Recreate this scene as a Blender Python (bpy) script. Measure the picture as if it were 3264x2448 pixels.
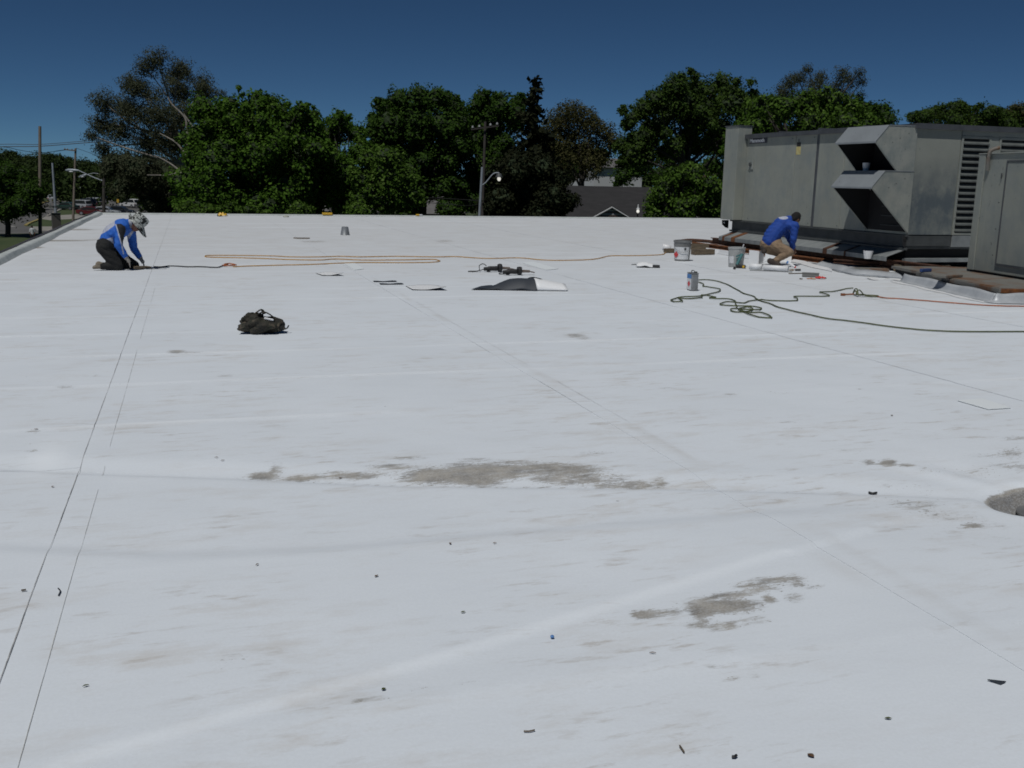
import bpy, bmesh, math, random
import numpy as np
from mathutils import Vector, Matrix
random.seed(7)
RNG = np.random.default_rng(11)

# ------------------------------------------------------------------ camera
F_PX, CX, CY = 3173.0, 1632.0, 1224.0          # focal length and centre in photo pixels (3264 x 2448)
CAM_H = 1.5                                     # eye height above the roof membrane
YAW, PITCH, ROLL = math.radians(17.926), math.radians(11.631), 0.021
GZ = -5.8                                       # street level below the roof

scene = bpy.context.scene
for o in list(bpy.data.objects):
    bpy.data.objects.remove(o)
C = scene.collection

_f = Vector((math.sin(YAW)*math.cos(PITCH), math.cos(YAW)*math.cos(PITCH), -math.sin(PITCH)))
_r0 = Vector((math.cos(YAW), -math.sin(YAW), 0)); _u0 = _r0.cross(_f)
_r = math.cos(ROLL)*_r0 + math.sin(ROLL)*_u0
_u = -math.sin(ROLL)*_r0 + math.cos(ROLL)*_u0
cd = bpy.data.cameras.new('camera'); cam = bpy.data.objects.new('camera', cd); C.objects.link(cam)
cam.matrix_world = Matrix(((_r.x, _u.x, -_f.x, 0), (_r.y, _u.y, -_f.y, 0), (_r.z, _u.z, -_f.z, CAM_H), (0, 0, 0, 1)))
cd.sensor_width = 36.0; cd.lens = 36.0*F_PX/3264.0; cd.clip_start = 0.05; cd.clip_end = 3000
scene.camera = cam

# ------------------------------------------------------------------ sky and sun
SUN_EL = math.radians(62); SUN_AZ = math.radians(222)   # azimuth of the sun, clockwise from +Y (behind and left of the camera)
sdir = Vector((math.sin(SUN_AZ)*math.cos(SUN_EL), math.cos(SUN_AZ)*math.cos(SUN_EL), math.sin(SUN_EL)))
world = bpy.data.worlds.new('World'); scene.world = world; world.use_nodes = True
wn = world.node_tree.nodes; wl = world.node_tree.links
bg = wn['Background']
sky = wn.new('ShaderNodeTexSky'); sky.sky_type = 'NISHITA'; sky.sun_disc = False
sky.sun_elevation = SUN_EL; sky.sun_rotation = SUN_AZ
sky.altitude = 0; sky.air_density = 0.35; sky.dust_density = 0.0; sky.ozone_density = 10.0
tint = wn.new('ShaderNodeMix'); tint.data_type = 'RGBA'; tint.blend_type = 'MULTIPLY'; tint.inputs['Factor'].default_value = 1.0
tint.inputs['B'].default_value = (0.86, 1.05, 0.98, 1)          # the camera's cool white balance, the same over the whole sky
wl.new(sky.outputs[0], tint.inputs['A']); wl.new(tint.outputs['Result'], bg.inputs[0]); bg.inputs[1].default_value = 0.062
sl = bpy.data.lights.new('sun', 'SUN'); sl.energy = 4.6; sl.angle = math.radians(0.53); sl.color = (1.0, 0.985, 0.95)
sun = bpy.data.objects.new('sun', sl); C.objects.link(sun)
sun.rotation_euler = sdir.to_track_quat('Z', 'Y').to_euler(); sun.location = (-20, -20, 40)
vs = scene.view_settings
vs.view_transform = 'Standard'; vs.look = 'None'; vs.gamma = 1; vs.use_curve_mapping = False
vs.exposure = -0.86
scene.render.engine = 'CYCLES'
scene.cycles.filter_width = 1.75; scene.cycles.max_bounces = 6; scene.cycles.diffuse_bounces = 3; scene.cycles.glossy_bounces = 2; scene.cycles.transmission_bounces = 4; scene.cycles.transparent_max_bounces = 6

# ------------------------------------------------------------------ where a photo pixel lies in the place
def ray(px, py):
    return _f + _r*((px-CX)/F_PX) - _u*((py-CY)/F_PX)
def gp(px, py, z=0.0):
    d = ray(px, py); t = (z-CAM_H)/d.z
    return Vector((0, 0, CAM_H)) + d*t
def on(px, py, axis, val):
    d = ray(px, py); o = Vector((0, 0, CAM_H)); t = (val-o[axis])/d[axis]
    return o + d*t
def at(px, py, depth):
    return Vector((0, 0, CAM_H)) + ray(px, py)*depth
def pxm(depth):                                  # metres per photo pixel at a depth
    return depth/F_PX
def depth_of(p):
    return (Vector(p)-Vector((0, 0, CAM_H))).dot(_f)

# ------------------------------------------------------------------ materials
MATS = {}
def _nt(name):
    m = bpy.data.materials.new(name); m.use_nodes = True
    nt = m.node_tree; b = nt.nodes['Principled BSDF']
    return m, nt, b
def mat(name, col, rough=0.6, metal=0.0, col2=None, scale=6.0, lo=0.4, hi=0.65, stretch=(1, 1, 1),
        fine=0.08, bump=0.0, bscale=60.0, spec=0.5, coords='Object', detail=6.0, trans=0.0):
    """Principled paint with a second colour in noisy patches, fine value grain and a little relief."""
    if name in MATS: return MATS[name]
    m, nt, b = _nt(name); N = nt.nodes; L = nt.links
    tc = N.new('ShaderNodeTexCoord'); mp = N.new('ShaderNodeMapping'); mp.inputs['Scale'].default_value = stretch
    L.new(tc.outputs[coords], mp.inputs[0])
    c1 = (*col, 1)
    src = None
    if col2 is not None:
        n = N.new('ShaderNodeTexNoise'); n.inputs['Scale'].default_value = scale; n.inputs['Detail'].default_value = detail
        n.inputs['Roughness'].default_value = 0.62
        L.new(mp.outputs[0], n.inputs['Vector'])
        mr = N.new('ShaderNodeMapRange'); mr.inputs['From Min'].default_value = lo; mr.inputs['From Max'].default_value = hi
        L.new(n.outputs['Fac'], mr.inputs[0])
        mx = N.new('ShaderNodeMix'); mx.data_type = 'RGBA'
        mx.inputs['A'].default_value = c1; mx.inputs['B'].default_value = (*col2, 1)
        L.new(mr.outputs[0], mx.inputs['Factor']); src = mx.outputs['Result']
    if fine > 0:
        n2 = N.new('ShaderNodeTexNoise'); n2.inputs['Scale'].default_value = bscale; n2.inputs['Detail'].default_value = 4
        L.new(tc.outputs[coords], n2.inputs['Vector'])
        m2 = N.new('ShaderNodeMapRange'); m2.inputs['To Min'].default_value = 1-fine*2; m2.inputs['To Max'].default_value = 1+fine*2
        L.new(n2.outputs['Fac'], m2.inputs[0])
        v = N.new('ShaderNodeMix'); v.data_type = 'RGBA'; v.blend_type = 'MULTIPLY'; v.inputs['Factor'].default_value = 1
        if src is not None: L.new(src, v.inputs['A'])
        else: v.inputs['A'].default_value = c1
        L.new(m2.outputs[0], v.inputs['B']); src = v.outputs['Result']
        if bump > 0:
            bp = N.new('ShaderNodeBump'); bp.inputs['Strength'].default_value = bump; bp.inputs['Distance'].default_value = 0.01
            L.new(n2.outputs['Fac'], bp.inputs['Height']); L.new(bp.outputs[0], b.inputs['Normal'])
    if src is not None: L.new(src, b.inputs['Base Color'])
    else: b.inputs['Base Color'].default_value = c1
    b.inputs['Roughness'].default_value = rough; b.inputs['Metallic'].default_value = metal
    b.inputs['Specular IOR Level'].default_value = spec
    if trans: b.inputs['Transmission Weight'].default_value = trans
    MATS[name] = m
    return m

# ------------------------------------------------------------------ mesh helpers
ORIGIN = {}
class MB:
    """collects shapes; build() links them as ONE mesh object"""
    def __init__(s): s.v = []; s.f = []; s.mi = []; s.cur = 0
    def add(s, vs, fs):
        o = len(s.v); s.v += [tuple(p) for p in vs]
        for f in fs: s.f.append(tuple(i+o for i in f)); s.mi.append(s.cur)
        return s
    def box(s, lo, hi):
        x0, y0, z0 = lo; x1, y1, z1 = hi
        return s.add([(x0,y0,z0),(x1,y0,z0),(x1,y1,z0),(x0,y1,z0),(x0,y0,z1),(x1,y0,z1),(x1,y1,z1),(x0,y1,z1)],
                     [(3,2,1,0),(4,5,6,7),(0,1,5,4),(1,2,6,5),(2,3,7,6),(3,0,4,7)])
    def obox(s, c, size, rz=0, rx=0, ry=0):
        R = Matrix.Rotation(rz,3,'Z') @ Matrix.Rotation(ry,3,'Y') @ Matrix.Rotation(rx,3,'X')
        hx, hy, hz = size[0]/2, size[1]/2, size[2]/2; c = Vector(c)
        vs = [c + R @ Vector(p) for p in [(-hx,-hy,-hz),(hx,-hy,-hz),(hx,hy,-hz),(-hx,hy,-hz),(-hx,-hy,hz),(hx,-hy,hz),(hx,hy,hz),(-hx,hy,hz)]]
        return s.add(vs, [(3,2,1,0),(4,5,6,7),(0,1,5,4),(1,2,6,5),(2,3,7,6),(3,0,4,7)])
    def beam(s, a, b, w, h, up=(0,0,1)):
        a, b = Vector(a), Vector(b); d = (b-a).normalized(); up = Vector(up)
        x = d.cross(up)
        if x.length < 1e-4: x = Vector((1,0,0))
        x.normalize(); z = x.cross(d)
        vs = []
        for p in (a, b):
            for sx, sz in ((-1,-1),(1,-1),(1,1),(-1,1)): vs.append(p + x*(sx*w/2) + z*(sz*h/2))
        return s.add(vs, [(0,1,2,3),(7,6,5,4),(0,4,5,1),(1,5,6,2),(2,6,7,3),(3,7,4,0)])
    def prism(s, poly, d0, d1, axis=1):
        """poly in the two other axes, extruded along axis from d0 to d1"""
        n = len(poly); vs = []
        for d in (d0, d1):
            for a, b in poly:
                vs.append({0:(d,a,b), 1:(a,d,b), 2:(a,b,d)}[axis])
        fs = [tuple(range(n)), tuple(range(2*n-1, n-1, -1))]
        for i in range(n):
            j = (i+1) % n; fs.append((i, i+n, j+n, j))
        return s.add(vs, fs)
    def tube(s, pts, r, n=8, cap=True):
        pts = [Vector(p) for p in pts]; k = len(pts)
        rs = list(r) if hasattr(r, '__len__') else [r]*k
        vs = []; prev = None
        for i, p in enumerate(pts):
            d = (pts[min(i+1,k-1)]-pts[max(i-1,0)])
            if d.length < 1e-9: d = Vector((0,0,1))
            d.normalize()
            if prev is None:
                a = Vector((0,0,1)) if abs(d.z) < .9 else Vector((1,0,0))
                x = d.cross(a).normalized()
            else:
                x = prev - d*prev.dot(d)
                if x.length < 1e-6: x = d.orthogonal()
                x.normalize()
            prev = x; y = d.cross(x)
            for j in range(n):
                t = 2*math.pi*j/n; vs.append(p + x*(rs[i]*math.cos(t)) + y*(rs[i]*math.sin(t)))
        fs = []
        for i in range(k-1):
            for j in range(n):
                a = i*n+j; b = i*n+(j+1) % n; fs.append((a, b, b+n, a+n))
        if cap: fs.append(tuple(range(n-1,-1,-1))); fs.append(tuple(range((k-1)*n, k*n)))
        return s.add(vs, fs)
    def lathe(s, prof, c=(0,0,0), n=24, cap0=True, cap1=True, R=None):
        vs = []; c = Vector(c)
        for r, z in prof:
            for j in range(n):
                t = 2*math.pi*j/n; p = Vector((r*math.cos(t), r*math.sin(t), z))
                vs.append(c + (R @ p if R else p))
        k = len(prof); fs = []
        for i in range(k-1):
            for j in range(n):
                a = i*n+j; b = i*n+(j+1) % n; fs.append((a, b, b+n, a+n))
        if cap0: fs.append(tuple(range(n-1,-1,-1)))
        if cap1: fs.append(tuple(range((k-1)*n, k*n)))
        return s.add(vs, fs)
    def ell(s, c, r, R=None, nu=14, nv=9):
        c = Vector(c); vs = []; fs = []
        rr = r if hasattr(r, '__len__') else (r, r, r)
        for i in range(1, nv):
            ph = math.pi*i/nv
            for j in range(nu):
                t = 2*math.pi*j/nu
                p = Vector((rr[0]*math.sin(ph)*math.cos(t), rr[1]*math.sin(ph)*math.sin(t), rr[2]*math.cos(ph)))
                vs.append(c + (R @ p if R else p))
        top = len(vs); vs.append(c + (R @ Vector((0,0,rr[2])) if R else Vector((0,0,rr[2]))))
        vs.append(c - (R @ Vector((0,0,rr[2])) if R else Vector((0,0,rr[2]))))
        for i in range(nv-2):
            for j in range(nu):
                a = i*nu+j; b = i*nu+(j+1) % nu; fs.append((a, a+nu, b+nu, b))
        for j in range(nu):
            fs.append((top, j, (j+1) % nu)); o = (nv-2)*nu
            fs.append((top+1, o+(j+1) % nu, o+j))
        return s.add(vs, fs)
    def sheet(s, grid, th=0.0):
        """grid[i][j] of points -> surface, thickened downwards along z when th > 0"""
        a = len(grid); b = len(grid[0]); vs = [p for row in grid for p in row]; fs = []
        for i in range(a-1):
            for j in range(b-1): fs.append((i*b+j, i*b+j+1, (i+1)*b+j+1, (i+1)*b+j))
        if th:
            n = a*b; vs2 = [Vector(p)-Vector((0,0,th)) for p in vs]; vs = vs + vs2
            fs += [tuple(q+n for q in reversed(f)) for f in list(fs)]
            rim = [i for i in range(b)] + [i*b+b-1 for i in range(1,a)] + [(a-1)*b+j for j in range(b-2,-1,-1)] + [i*b for i in range(a-2,0,-1)]
            for q in range(len(rim)):
                p0, p1 = rim[q], rim[(q+1) % len(rim)]; fs.append((p1, p0, p0+n, p1+n))
        return s.add(vs, fs)
    def build(s, name, mats, parent=None, smooth=False, bevel=0.0, local=False, fix=True):
        off = Vector((0,0,0)) if (local or parent is None) else ORIGIN.get(parent.name, Vector((0,0,0)))
        me = bpy.data.meshes.new(name)
        me.from_pydata([tuple(Vector(p)-off) for p in s.v], [], s.f)
        if not isinstance(mats, (list, tuple)): mats = [mats]
        for m in mats: me.materials.append(m)
        if len(mats) > 1: me.polygons.foreach_set('material_index', s.mi)
        bm = bmesh.new(); bm.from_mesh(me)
        if fix: bmesh.ops.recalc_face_normals(bm, faces=bm.faces)
        if bevel > 0:
            es = [e for e in bm.edges if len(e.link_faces) == 2 and e.calc_face_angle(0) > 0.5]
            bmesh.ops.bevel(bm, geom=es, offset=bevel, segments=1, affect='EDGES', clamp_overlap=True)
        bm.to_mesh(me); bm.free()
        if smooth:
            me.polygons.foreach_set('use_smooth', [True]*len(me.polygons))
            try: me.set_sharp_from_angle(angle=math.radians(40))
            except Exception: pass
        o = bpy.data.objects.new(name, me); C.objects.link(o)
        if parent is not None:
            o.parent = parent; ORIGIN[o.name] = ORIGIN.get(parent.name, Vector((0,0,0)))
        return o
def tag(o, label=None, cat=None, group=None, kind=None):
    if label: o['label'] = label
    if cat: o['category'] = cat
    if group: o['group'] = group
    if kind: o['kind'] = kind
    return o
def thing(name, label, cat, loc=(0,0,0), rz=0.0, group=None):
    o = bpy.data.objects.new(name, None); o.empty_display_size = 0.1; C.objects.link(o)
    o.location = loc; o.rotation_euler = (0,0,rz); ORIGIN[o.name] = Vector(loc)
    return tag(o, label, cat, group)
def solo(name, mb, mats, label, cat, group=None, loc=None, **kw):
    """a thing that is one mesh, its origin at its base"""
    if loc is not None:
        mb.v = [tuple(Vector(p)-Vector(loc)) for p in mb.v]
    o = mb.build(name, mats, None, **kw)
    if loc is not None: o.location = loc
    return tag(o, label, cat, group)
def smooth_path(pts, sub=6):
    """Catmull-Rom"""
    pts = [Vector(p) for p in pts]; out = []
    for i in range(len(pts)-1):
        p0 = pts[max(i-1,0)]; p1 = pts[i]; p2 = pts[i+1]; p3 = pts[min(i+2,len(pts)-1)]
        for k in range(sub):
            t = k/sub
            out.append(0.5*((2*p1)+(p2-p0)*t+(2*p0-5*p1+4*p2-p3)*t*t+(3*p1-p0-3*p2+p3)*t**3))
    out.append(pts[-1]); return out

# ================================================================== THE ROOF
ROOF_X0, ROOF_X1, ROOF_Y0, ROOF_Y1 = -2.90, 31.0, -5.0, 38.2
def sst(a, b, x):
    t = np.clip((x-a)/(b-a), 0, 1); return t*t*(3-2*t)
def poly_d(X, Y, pts):
    """signed distance to a polyline (positive = left of travel direction) and distance along"""
    best = np.full(X.shape, 1e9); sg = np.zeros(X.shape); al = np.zeros(X.shape); acc = 0
    for (a, b) in zip(pts[:-1], pts[1:]):
        ax, ay, bx, by = a[0], a[1], b[0], b[1]; dx, dy = bx-ax, by-ay; L = math.hypot(dx, dy)
        t = np.clip(((X-ax)*dx+(Y-ay)*dy)/L**2, 0, 1)
        ex, ey = X-(ax+t*dx), Y-(ay+t*dy); d = np.hypot(ex, ey)
        cr = dx*(Y-ay)-dy*(X-ax)
        m = d < best; best = np.where(m, d, best); sg = np.where(m, np.sign(cr), sg); al = np.where(m, acc+t*L, al); acc += L
    return best*np.where(sg == 0, 1, sg), al
def wob(X, Y, s=1.0, ph=0.0):
    return (np.sin(X*1.7*s+ph)+np.sin(Y*2.3*s+1.3*ph+X*.9*s)+np.sin((X+Y)*3.1*s+2.1*ph)+.5*np.sin((X*5.3-Y*4.1)*s+ph))/3.5
FOLD1 = [gp(-900, 1478), gp(108, 1489), gp(255, 1498), gp(741, 1516), gp(1284, 1542), gp(2140, 1549), gp(3025, 1571), gp(3290, 1580)]
FOLD2 = [gp(-900, 1725), gp(0, 1751), gp(497, 1776), gp(995, 1760), gp(1299, 1734), gp(2508, 1638), gp(2950, 1600)]
FOLD3 = [gp(-700, 2800), gp(266, 2435), gp(1476, 2095), gp(2080, 1905), gp(2508, 1771)]
FOLD4 = [gp(600, 2460), gp(1100, 2250), gp(1800, 2150), gp(2330, 2075)]
DRAIN = gp(3352, 1584)
RIDGES = [2.6, 3.85, 6.25, 7.5, 8.76, 9.95, 11.2, 12.42, 13.6, 14.9, 16.1, 17.3, 18.6, 19.8, 21.0, 22.2, 24.7, 27.1, 29.6, 32.0, 34.4, 36.6]
def roof_z(X, Y):
    X = np.asarray(X, float); Y = np.asarray(Y, float)
    fade = 1-sst(6.6, 8.6, Y); z = np.zeros(X.shape)
    d, al = poly_d(X, Y, FOLD3); z += 0.010*sst(0.0, 0.045, d)*(1-sst(2.6, 3.6, X)*.9)
    d, al = poly_d(X, Y, FOLD2); z -= 0.018*sst(-0.07, 0.10, d)*(1-sst(2.5, 3.6, X)*.8)
    d, al = poly_d(X, Y, FOLD1); z += 0.012*sst(0.0, 0.30, d)-0.012*sst(-0.05, 0.0, d)*(1-sst(0.0, 0.25, d))
    d, al = poly_d(X, Y, FOLD4); z += 0.005*np.exp(-(d/0.10)**2)
    z *= fade
    z += 0.0035*wob(X, Y, .8)*fade + 0.0014*wob(X, Y, 3.1, 2.)*fade
    for k, ry in enumerate(RIDGES):
        e = Y-ry-0.02*wob(X, Y*0+k, .6, k)
        amp = 0.5+0.5*np.clip(wob(X, Y*0+3*k, .35, k*1.7)*1.6+.3, 0, 1)
        z += (0.0052 if ry > 5 else 0.002)*amp*np.exp(-(e/0.035)**2)
    r = np.hypot((X-DRAIN.x)*.8, (Y-DRAIN.y)*1.25)
    z -= 0.085*(1-sst(0.14, 0.34, r)) + 0.018*(1-sst(0.3, 1.1, r))
    # puckers round the drain
    an = np.arctan2(Y-DRAIN.y, X-DRAIN.x)
    z += 0.006*np.sin(an*7+np.sin(an*3)*2)*np.exp(-((r-.62)/.22)**2)
    return z

def stain(X, Y, px, py, w, h, soft=1.0):
    c = gp(px, py); a = gp(px+w, py)-c; b = gp(px, py-h)-c
    M = np.array([[a.x, b.x], [a.y, b.y]]); I = np.linalg.inv(M)
    u = I[0,0]*(X-c.x)+I[0,1]*(Y-c.y); v = I[1,0]*(X-c.x)+I[1,1]*(Y-c.y)
    r = np.hypot(u, v); r = r*(1+.18*wob(X*3, Y*3, 2., px*.01))
    return 1-sst(.25, 1.40, r)
DIRT = [(1560,1500,200,26,.95),(1385,1515,130,24,1.0),(1500,1525,120,14,1.0),(1760,1497,190,24,.78),(1830,1520,170,20,.75),(1240,1490,120,10,.55),(840,1510,55,13,.95),
 (960,1515,95,10,.8),(1130,1513,110,9,.75),(1960,1538,110,9,.75),(880,1497,30,20,.6),(1080,1505,70,8,.5),(1200,1508,70,12,.45),(2020,1537,70,14,.75),(2105,1530,26,20,.62),(1950,1515,60,10,.5),(1650,1478,120,12,.62),(1520,1468,90,8,.4),
 (1900,1445,70,6,.4),(1300,1462,80,6,.4),(740,1518,40,6,.5),(2290,1932,140,26,1.0),(2225,1990,60,18,.7),(2300,2000,90,14,.55),(2480,1852,90,14,.7),(2410,1866,90,12,.75),(2330,1898,90,12,.75),(2590,1870,50,10,.4),(2235,1948,50,28,.9),(2345,1925,60,22,.85),(2270,1985,70,14,.62),(2240,1972,40,26,.75),(2320,1990,32,12,.8),(2420,1880,60,13,.65),(2370,1890,60,10,.6),
 (2520,1848,60,20,.55),(2545,1862,36,12,.8),(2135,1950,50,14,.55),(2455,1912,22,15,.95),(2440,1900,14,8,.8),(2480,1880,30,8,.6),(2060,1955,48,22,.75),(2030,1960,24,16,.85),(2090,1958,30,16,.6),(2530,1905,40,18,.45),(2400,1975,60,16,.42),
 (2770,1478,26,9,.75),(2828,1480,34,12,.9),(2888,1487,34,6,.65),(3100,1664,44,11,.85),(3075,1668,26,8,.6),(2940,1497,26,7,.4),(2825,1543,14,6,.6),
 (1835,1070,42,9,.6),(1860,1078,30,6,.5),(560,1122,36,7,.72),(590,1123,70,5,.4),(3225,1448,50,22,.55),(3240,1400,60,10,.4),(3150,1455,80,8,.35),
 (1152,2242,36,8,.6),(1205,2232,20,9,.5),(1230,2228,50,8,.3),(2250,2122,16,7,.62),(2350,2160,60,7,.5),(2290,2128,50,9,.32),(2410,2150,26,6,.4),
 (105,1438,22,5,.75),(110,1378,30,4,.7),(105,1415,14,3,.6),(720,1200,40,5,.4),(310,1198,16,6,.4),(215,1235,40,6,.4),(750,2110,60,20,.32),(715,2140,20,7,.45),(2720,1440,60,5,.3),
 (2330,1262,26,4,.6),(2480,1256,46,3,.45),(2740,1245,14,3,.5),(2520,1350,36,3,.5),(2530,1370,50,3,.4),(2120,1240,30,4,.3),(1000,770,50,4,.5),(1420,768,34,4,.45),(960,761,26,2,.6),
 (190,767,120,3,.85),(255,732,60,3,.7),(110,789,34,4,.85),(330,764,110,2,.5),(1850,905,40,4,.3),(1340,2200,60,9,.25),(1480,2180,60,7,.3)]
TAN = [(2690,1790,42,5,.7),(3090,2015,60,22,.0)]
def wear_and_light(X, Y):
    dirt = np.zeros(X.shape); tan = np.zeros(X.shape); clean_lit = np.zeros(X.shape)
    for s in DIRT: dirt = np.maximum(dirt, s[4]*stain(X, Y, *s[:4]))
    # the silt stops at the low fold
    d, al = poly_d(X, Y, FOLD1)
    dirt = np.where((d > -.30) & (X < 3.2), dirt*sst(-.020, .012, d), dirt)
    dirt = np.maximum(dirt, .50*np.exp(-((d-.006)/.012)**2)*sst(-.1, .7, X)*(1-sst(2.2, 3.2, X)))
    r = np.hypot((X-DRAIN.x)*.8, (Y-DRAIN.y)*1.25)
    dirt = np.maximum(dirt, 1.6*(1-sst(.255, .30, r+.015*wob(X*3, Y*3, 2.))))
    dirt = np.maximum(dirt, .42*np.exp(-((r-.60)/.16)**2)*np.clip(.35+wob(X*2, Y*2, 2., 4.), 0, 1))
    # tan foot traffic near the air handlers, adhesive smears along the laps
    tan = np.maximum(tan, .55*sst(6.4, 9.4, X)*sst(9.5, 12.0, Y)*(1-sst(22, 30, Y)))
    tan = np.maximum(tan, .85*sst(9, 24, Y))
    for x0, w in ((2.42, .05), (2.58, .03), (5.55, .04)):
        tan = np.maximum(tan, .85*np.exp(-((X-x0-.02*wob(X*0, Y, 1.3))/w)**2)*np.clip(wob(X*0+x0*9, Y, 1.1, x0)*2.2-.5, 0, 1))
    # clean weld beads beside the ridges and laps, their lit near sides painted in
    for k, ry in enumerate(RIDGES):
        e = Y-ry-0.02*wob(X, Y*0+k, .6, k)
        amp = np.clip(wob(X, Y*0+3*k, .35, k*1.7)*1.6+.35, 0, 1)
        if ry > 5: clean_lit = np.maximum(clean_lit, amp*np.exp(-((e+.01)/(.026+.0009*ry))**2))
        if ry > 8: dirt = np.maximum(dirt, .30*np.clip(wob(X*1.1, Y*0+7*k, .6, k*2.3)*2-.9, 0, 1)*np.exp(-((e-.06)/.05)**2))
    d, al = poly_d(X, Y, FOLD3); clean_lit = np.maximum(clean_lit, .40*np.exp(-((d-.03)/.022)**2))  # sun-facing slope of this fold painted lighter
    clean_lit = np.maximum(clean_lit, .9*np.exp(-((X+.78)/.1)**2)*np.exp(-((Y-5.6)/.35)**2))
    clean_lit = clean_lit*(1-np.clip(dirt*2, 0, 1))
    return dirt, tan, clean_lit

def roof_material():
    m, nt, b = _nt('white_membrane'); N = nt.nodes; L = nt.links
    def noise(scale, detail=5, stretch=None, rough=.6, dist=0.):
        n = N.new('ShaderNodeTexNoise'); n.inputs['Scale'].default_value = scale; n.inputs['Detail'].default_value = detail
        n.inputs['Roughness'].default_value = rough; n.inputs['Distortion'].default_value = dist
        if stretch:
            mp = N.new('ShaderNodeMapping'); mp.inputs['Scale'].default_value = stretch; L.new(tc.outputs['Object'], mp.inputs[0]); L.new(mp.outputs[0], n.inputs['Vector'])
        else: L.new(tc.outputs['Object'], n.inputs['Vector'])
        return n.outputs['Fac']
    def rng(src, a, b_, c=0., d=1.):
        r = N.new('ShaderNodeMapRange'); r.inputs[1].default_value = a; r.inputs[2].default_value = b_; r.inputs[3].default_value = c; r.inputs[4].default_value = d
        L.new(src, r.inputs[0]); return r.outputs[0]
    def mth(op, a, b_=None):
        q = N.new('ShaderNodeMath'); q.operation = op
        for i, v in enumerate((a, b_)):
            if v is None: continue
            if isinstance(v, (int, float)): q.inputs[i].default_value = v
            else: L.new(v, q.inputs[i])
        return q.outputs[0]
    def mix(f, a, b_, bt='MIX'):
        q = N.new('ShaderNodeMix'); q.data_type = 'RGBA'; q.blend_type = bt
        for k, v in (('Factor', f), ('A', a), ('B', b_)):
            if isinstance(v, tuple): q.inputs[k].default_value = (*v, 1)
            elif isinstance(v, (int, float)): q.inputs[k].default_value = v
            else: L.new(v, q.inputs[k])
        return q.outputs['Result']
    tc = N.new('ShaderNodeTexCoord'); at_ = N.new('ShaderNodeAttribute'); at_.attribute_name = 'wear_and_light'
    sp = N.new('ShaderNodeSeparateColor'); L.new(at_.outputs['Color'], sp.inputs[0])
    dirt, tan, clean_lit = sp.outputs[0], sp.outputs[1], sp.outputs[2]
    col = mix(rng(noise(.9, 4), .3, .7), (.672, .716, .766), (.712, .756, .806))
    col = mix(rng(noise(90, 3), .35, .65, .0, .16), col, (.54, .57, .59))                # fine weave and dust
    # faint scuffs dragged across the roof and rain tracks
    sc = mth('MULTIPLY', rng(noise(3.0, 9, (.62, 1.7, 1), .74), .50, .66), rng(noise(.55, 4), .38, .58))
    col = mix(mth('MULTIPLY', sc, .40), col, (.50, .46, .41))
    sc2 = mth('MULTIPLY', rng(noise(8, 7, (.45, 1.9, 1), .72), .55, .66), rng(noise(1.1, 3), .44, .60))
    col = mix(mth('MULTIPLY', sc2, .50), col, (.38, .34, .29))
    tn = mth('MULTIPLY', tan, rng(noise(3.0, 8, (.5, 2.2, 1), .68), .34, .60, .28, 1.0))
    col = mix(mth('MULTIPLY', tn, .50), col, (.45, .42, .38))
    # small specks of grit
    vo = N.new('ShaderNodeTexVoronoi'); vo.inputs['Scale'].default_value = 4.2; L.new(tc.outputs['Object'], vo.inputs['Vector'])
    vr = N.new('ShaderNodeSeparateColor'); L.new(vo.outputs['Color'], vr.inputs[0])
    sz = rng(vr.outputs[0], .45, 1.0, 0.0, .034)
    spk = mth('LESS_THAN', vo.outputs['Distance'], sz)
    col = mix(mth('MULTIPLY', spk, .42), col, (.10, .085, .07))
    col = mix(mth('MULTIPLY', clean_lit, .75), col, (.78, .82, .86))
    # silt: broken up by two noises so that its edge is ragged and its body mottled
    n1 = noise(24, 10, (.36, 1.9, 1), .80); n2 = noise(7.0, 8, (.36, 2.0, 1), .74)
    brk = mth('ADD', mth('MULTIPLY', n1, .75), mth('MULTIPLY', n2, .75))
    body = rng(mth('ADD', mth('MULTIPLY', dirt, .95), mth('MULTIPLY', mth('SUBTRACT', brk, .75), 2.6)), .30, .74)
    body = mth('MULTIPLY', body, rng(dirt, .02, .2))
    soft = mth('MULTIPLY', mth('POWER', dirt, 1.8), rng(n2, .3, .7, .12, .40))
    grain = noise(120, 3, (.8, 1.2, 1), .6)
    body = mth('MULTIPLY', body, rng(grain, .30, .55, .62, 1.0))
    spray = mth('MULTIPLY', mth('GREATER_THAN', mth('ADD', mth('MULTIPLY', dirt, .30), noise(60, 4, (.6, 1.4, 1), .7)), .70), rng(dirt, .02, .12))
    body = mth('MAXIMUM', body, mth('MULTIPLY', spray, .8))
    dcol = mix(rng(noise(9, 8), .35, .65), (.120, .100, .074), (.31, .275, .22))
    dcol = mix(rng(dirt, 1.05, 1.5), dcol, mix(rng(noise(30, 6), .4, .6), (.055, .045, .034), (.105, .088, .068)))
    col = mix(mth('MAXIMUM', mth('MULTIPLY', body, .84), soft), col, dcol)
    L.new(col, b.inputs['Base Color'])
    b.inputs['Roughness'].default_value = .62; b.inputs['Specular IOR Level'].default_value = .3
    bp = N.new('ShaderNodeBump'); bp.inputs['Strength'].default_value = .25; bp.inputs['Distance'].default_value = .012
    L.new(mth('ADD', noise(5, 5, (.5, 1.2, 1)), mth('MULTIPLY', noise(70, 2), .12)), bp.inputs['Height']); L.new(bp.outputs[0], b.inputs['Normal'])
    return m
M_ROOF = roof_material()
M_LAP = mat('lap_shadow_dirt', (.25, .25, .245), .7, col2=(.46, .46, .45), scale=9, lo=.4, hi=.6)  # dark lap-edge line: thin shadow and dirt painted in
M_LAPE = mat('lap_edge', (.50, .52, .54), .7)
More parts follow.
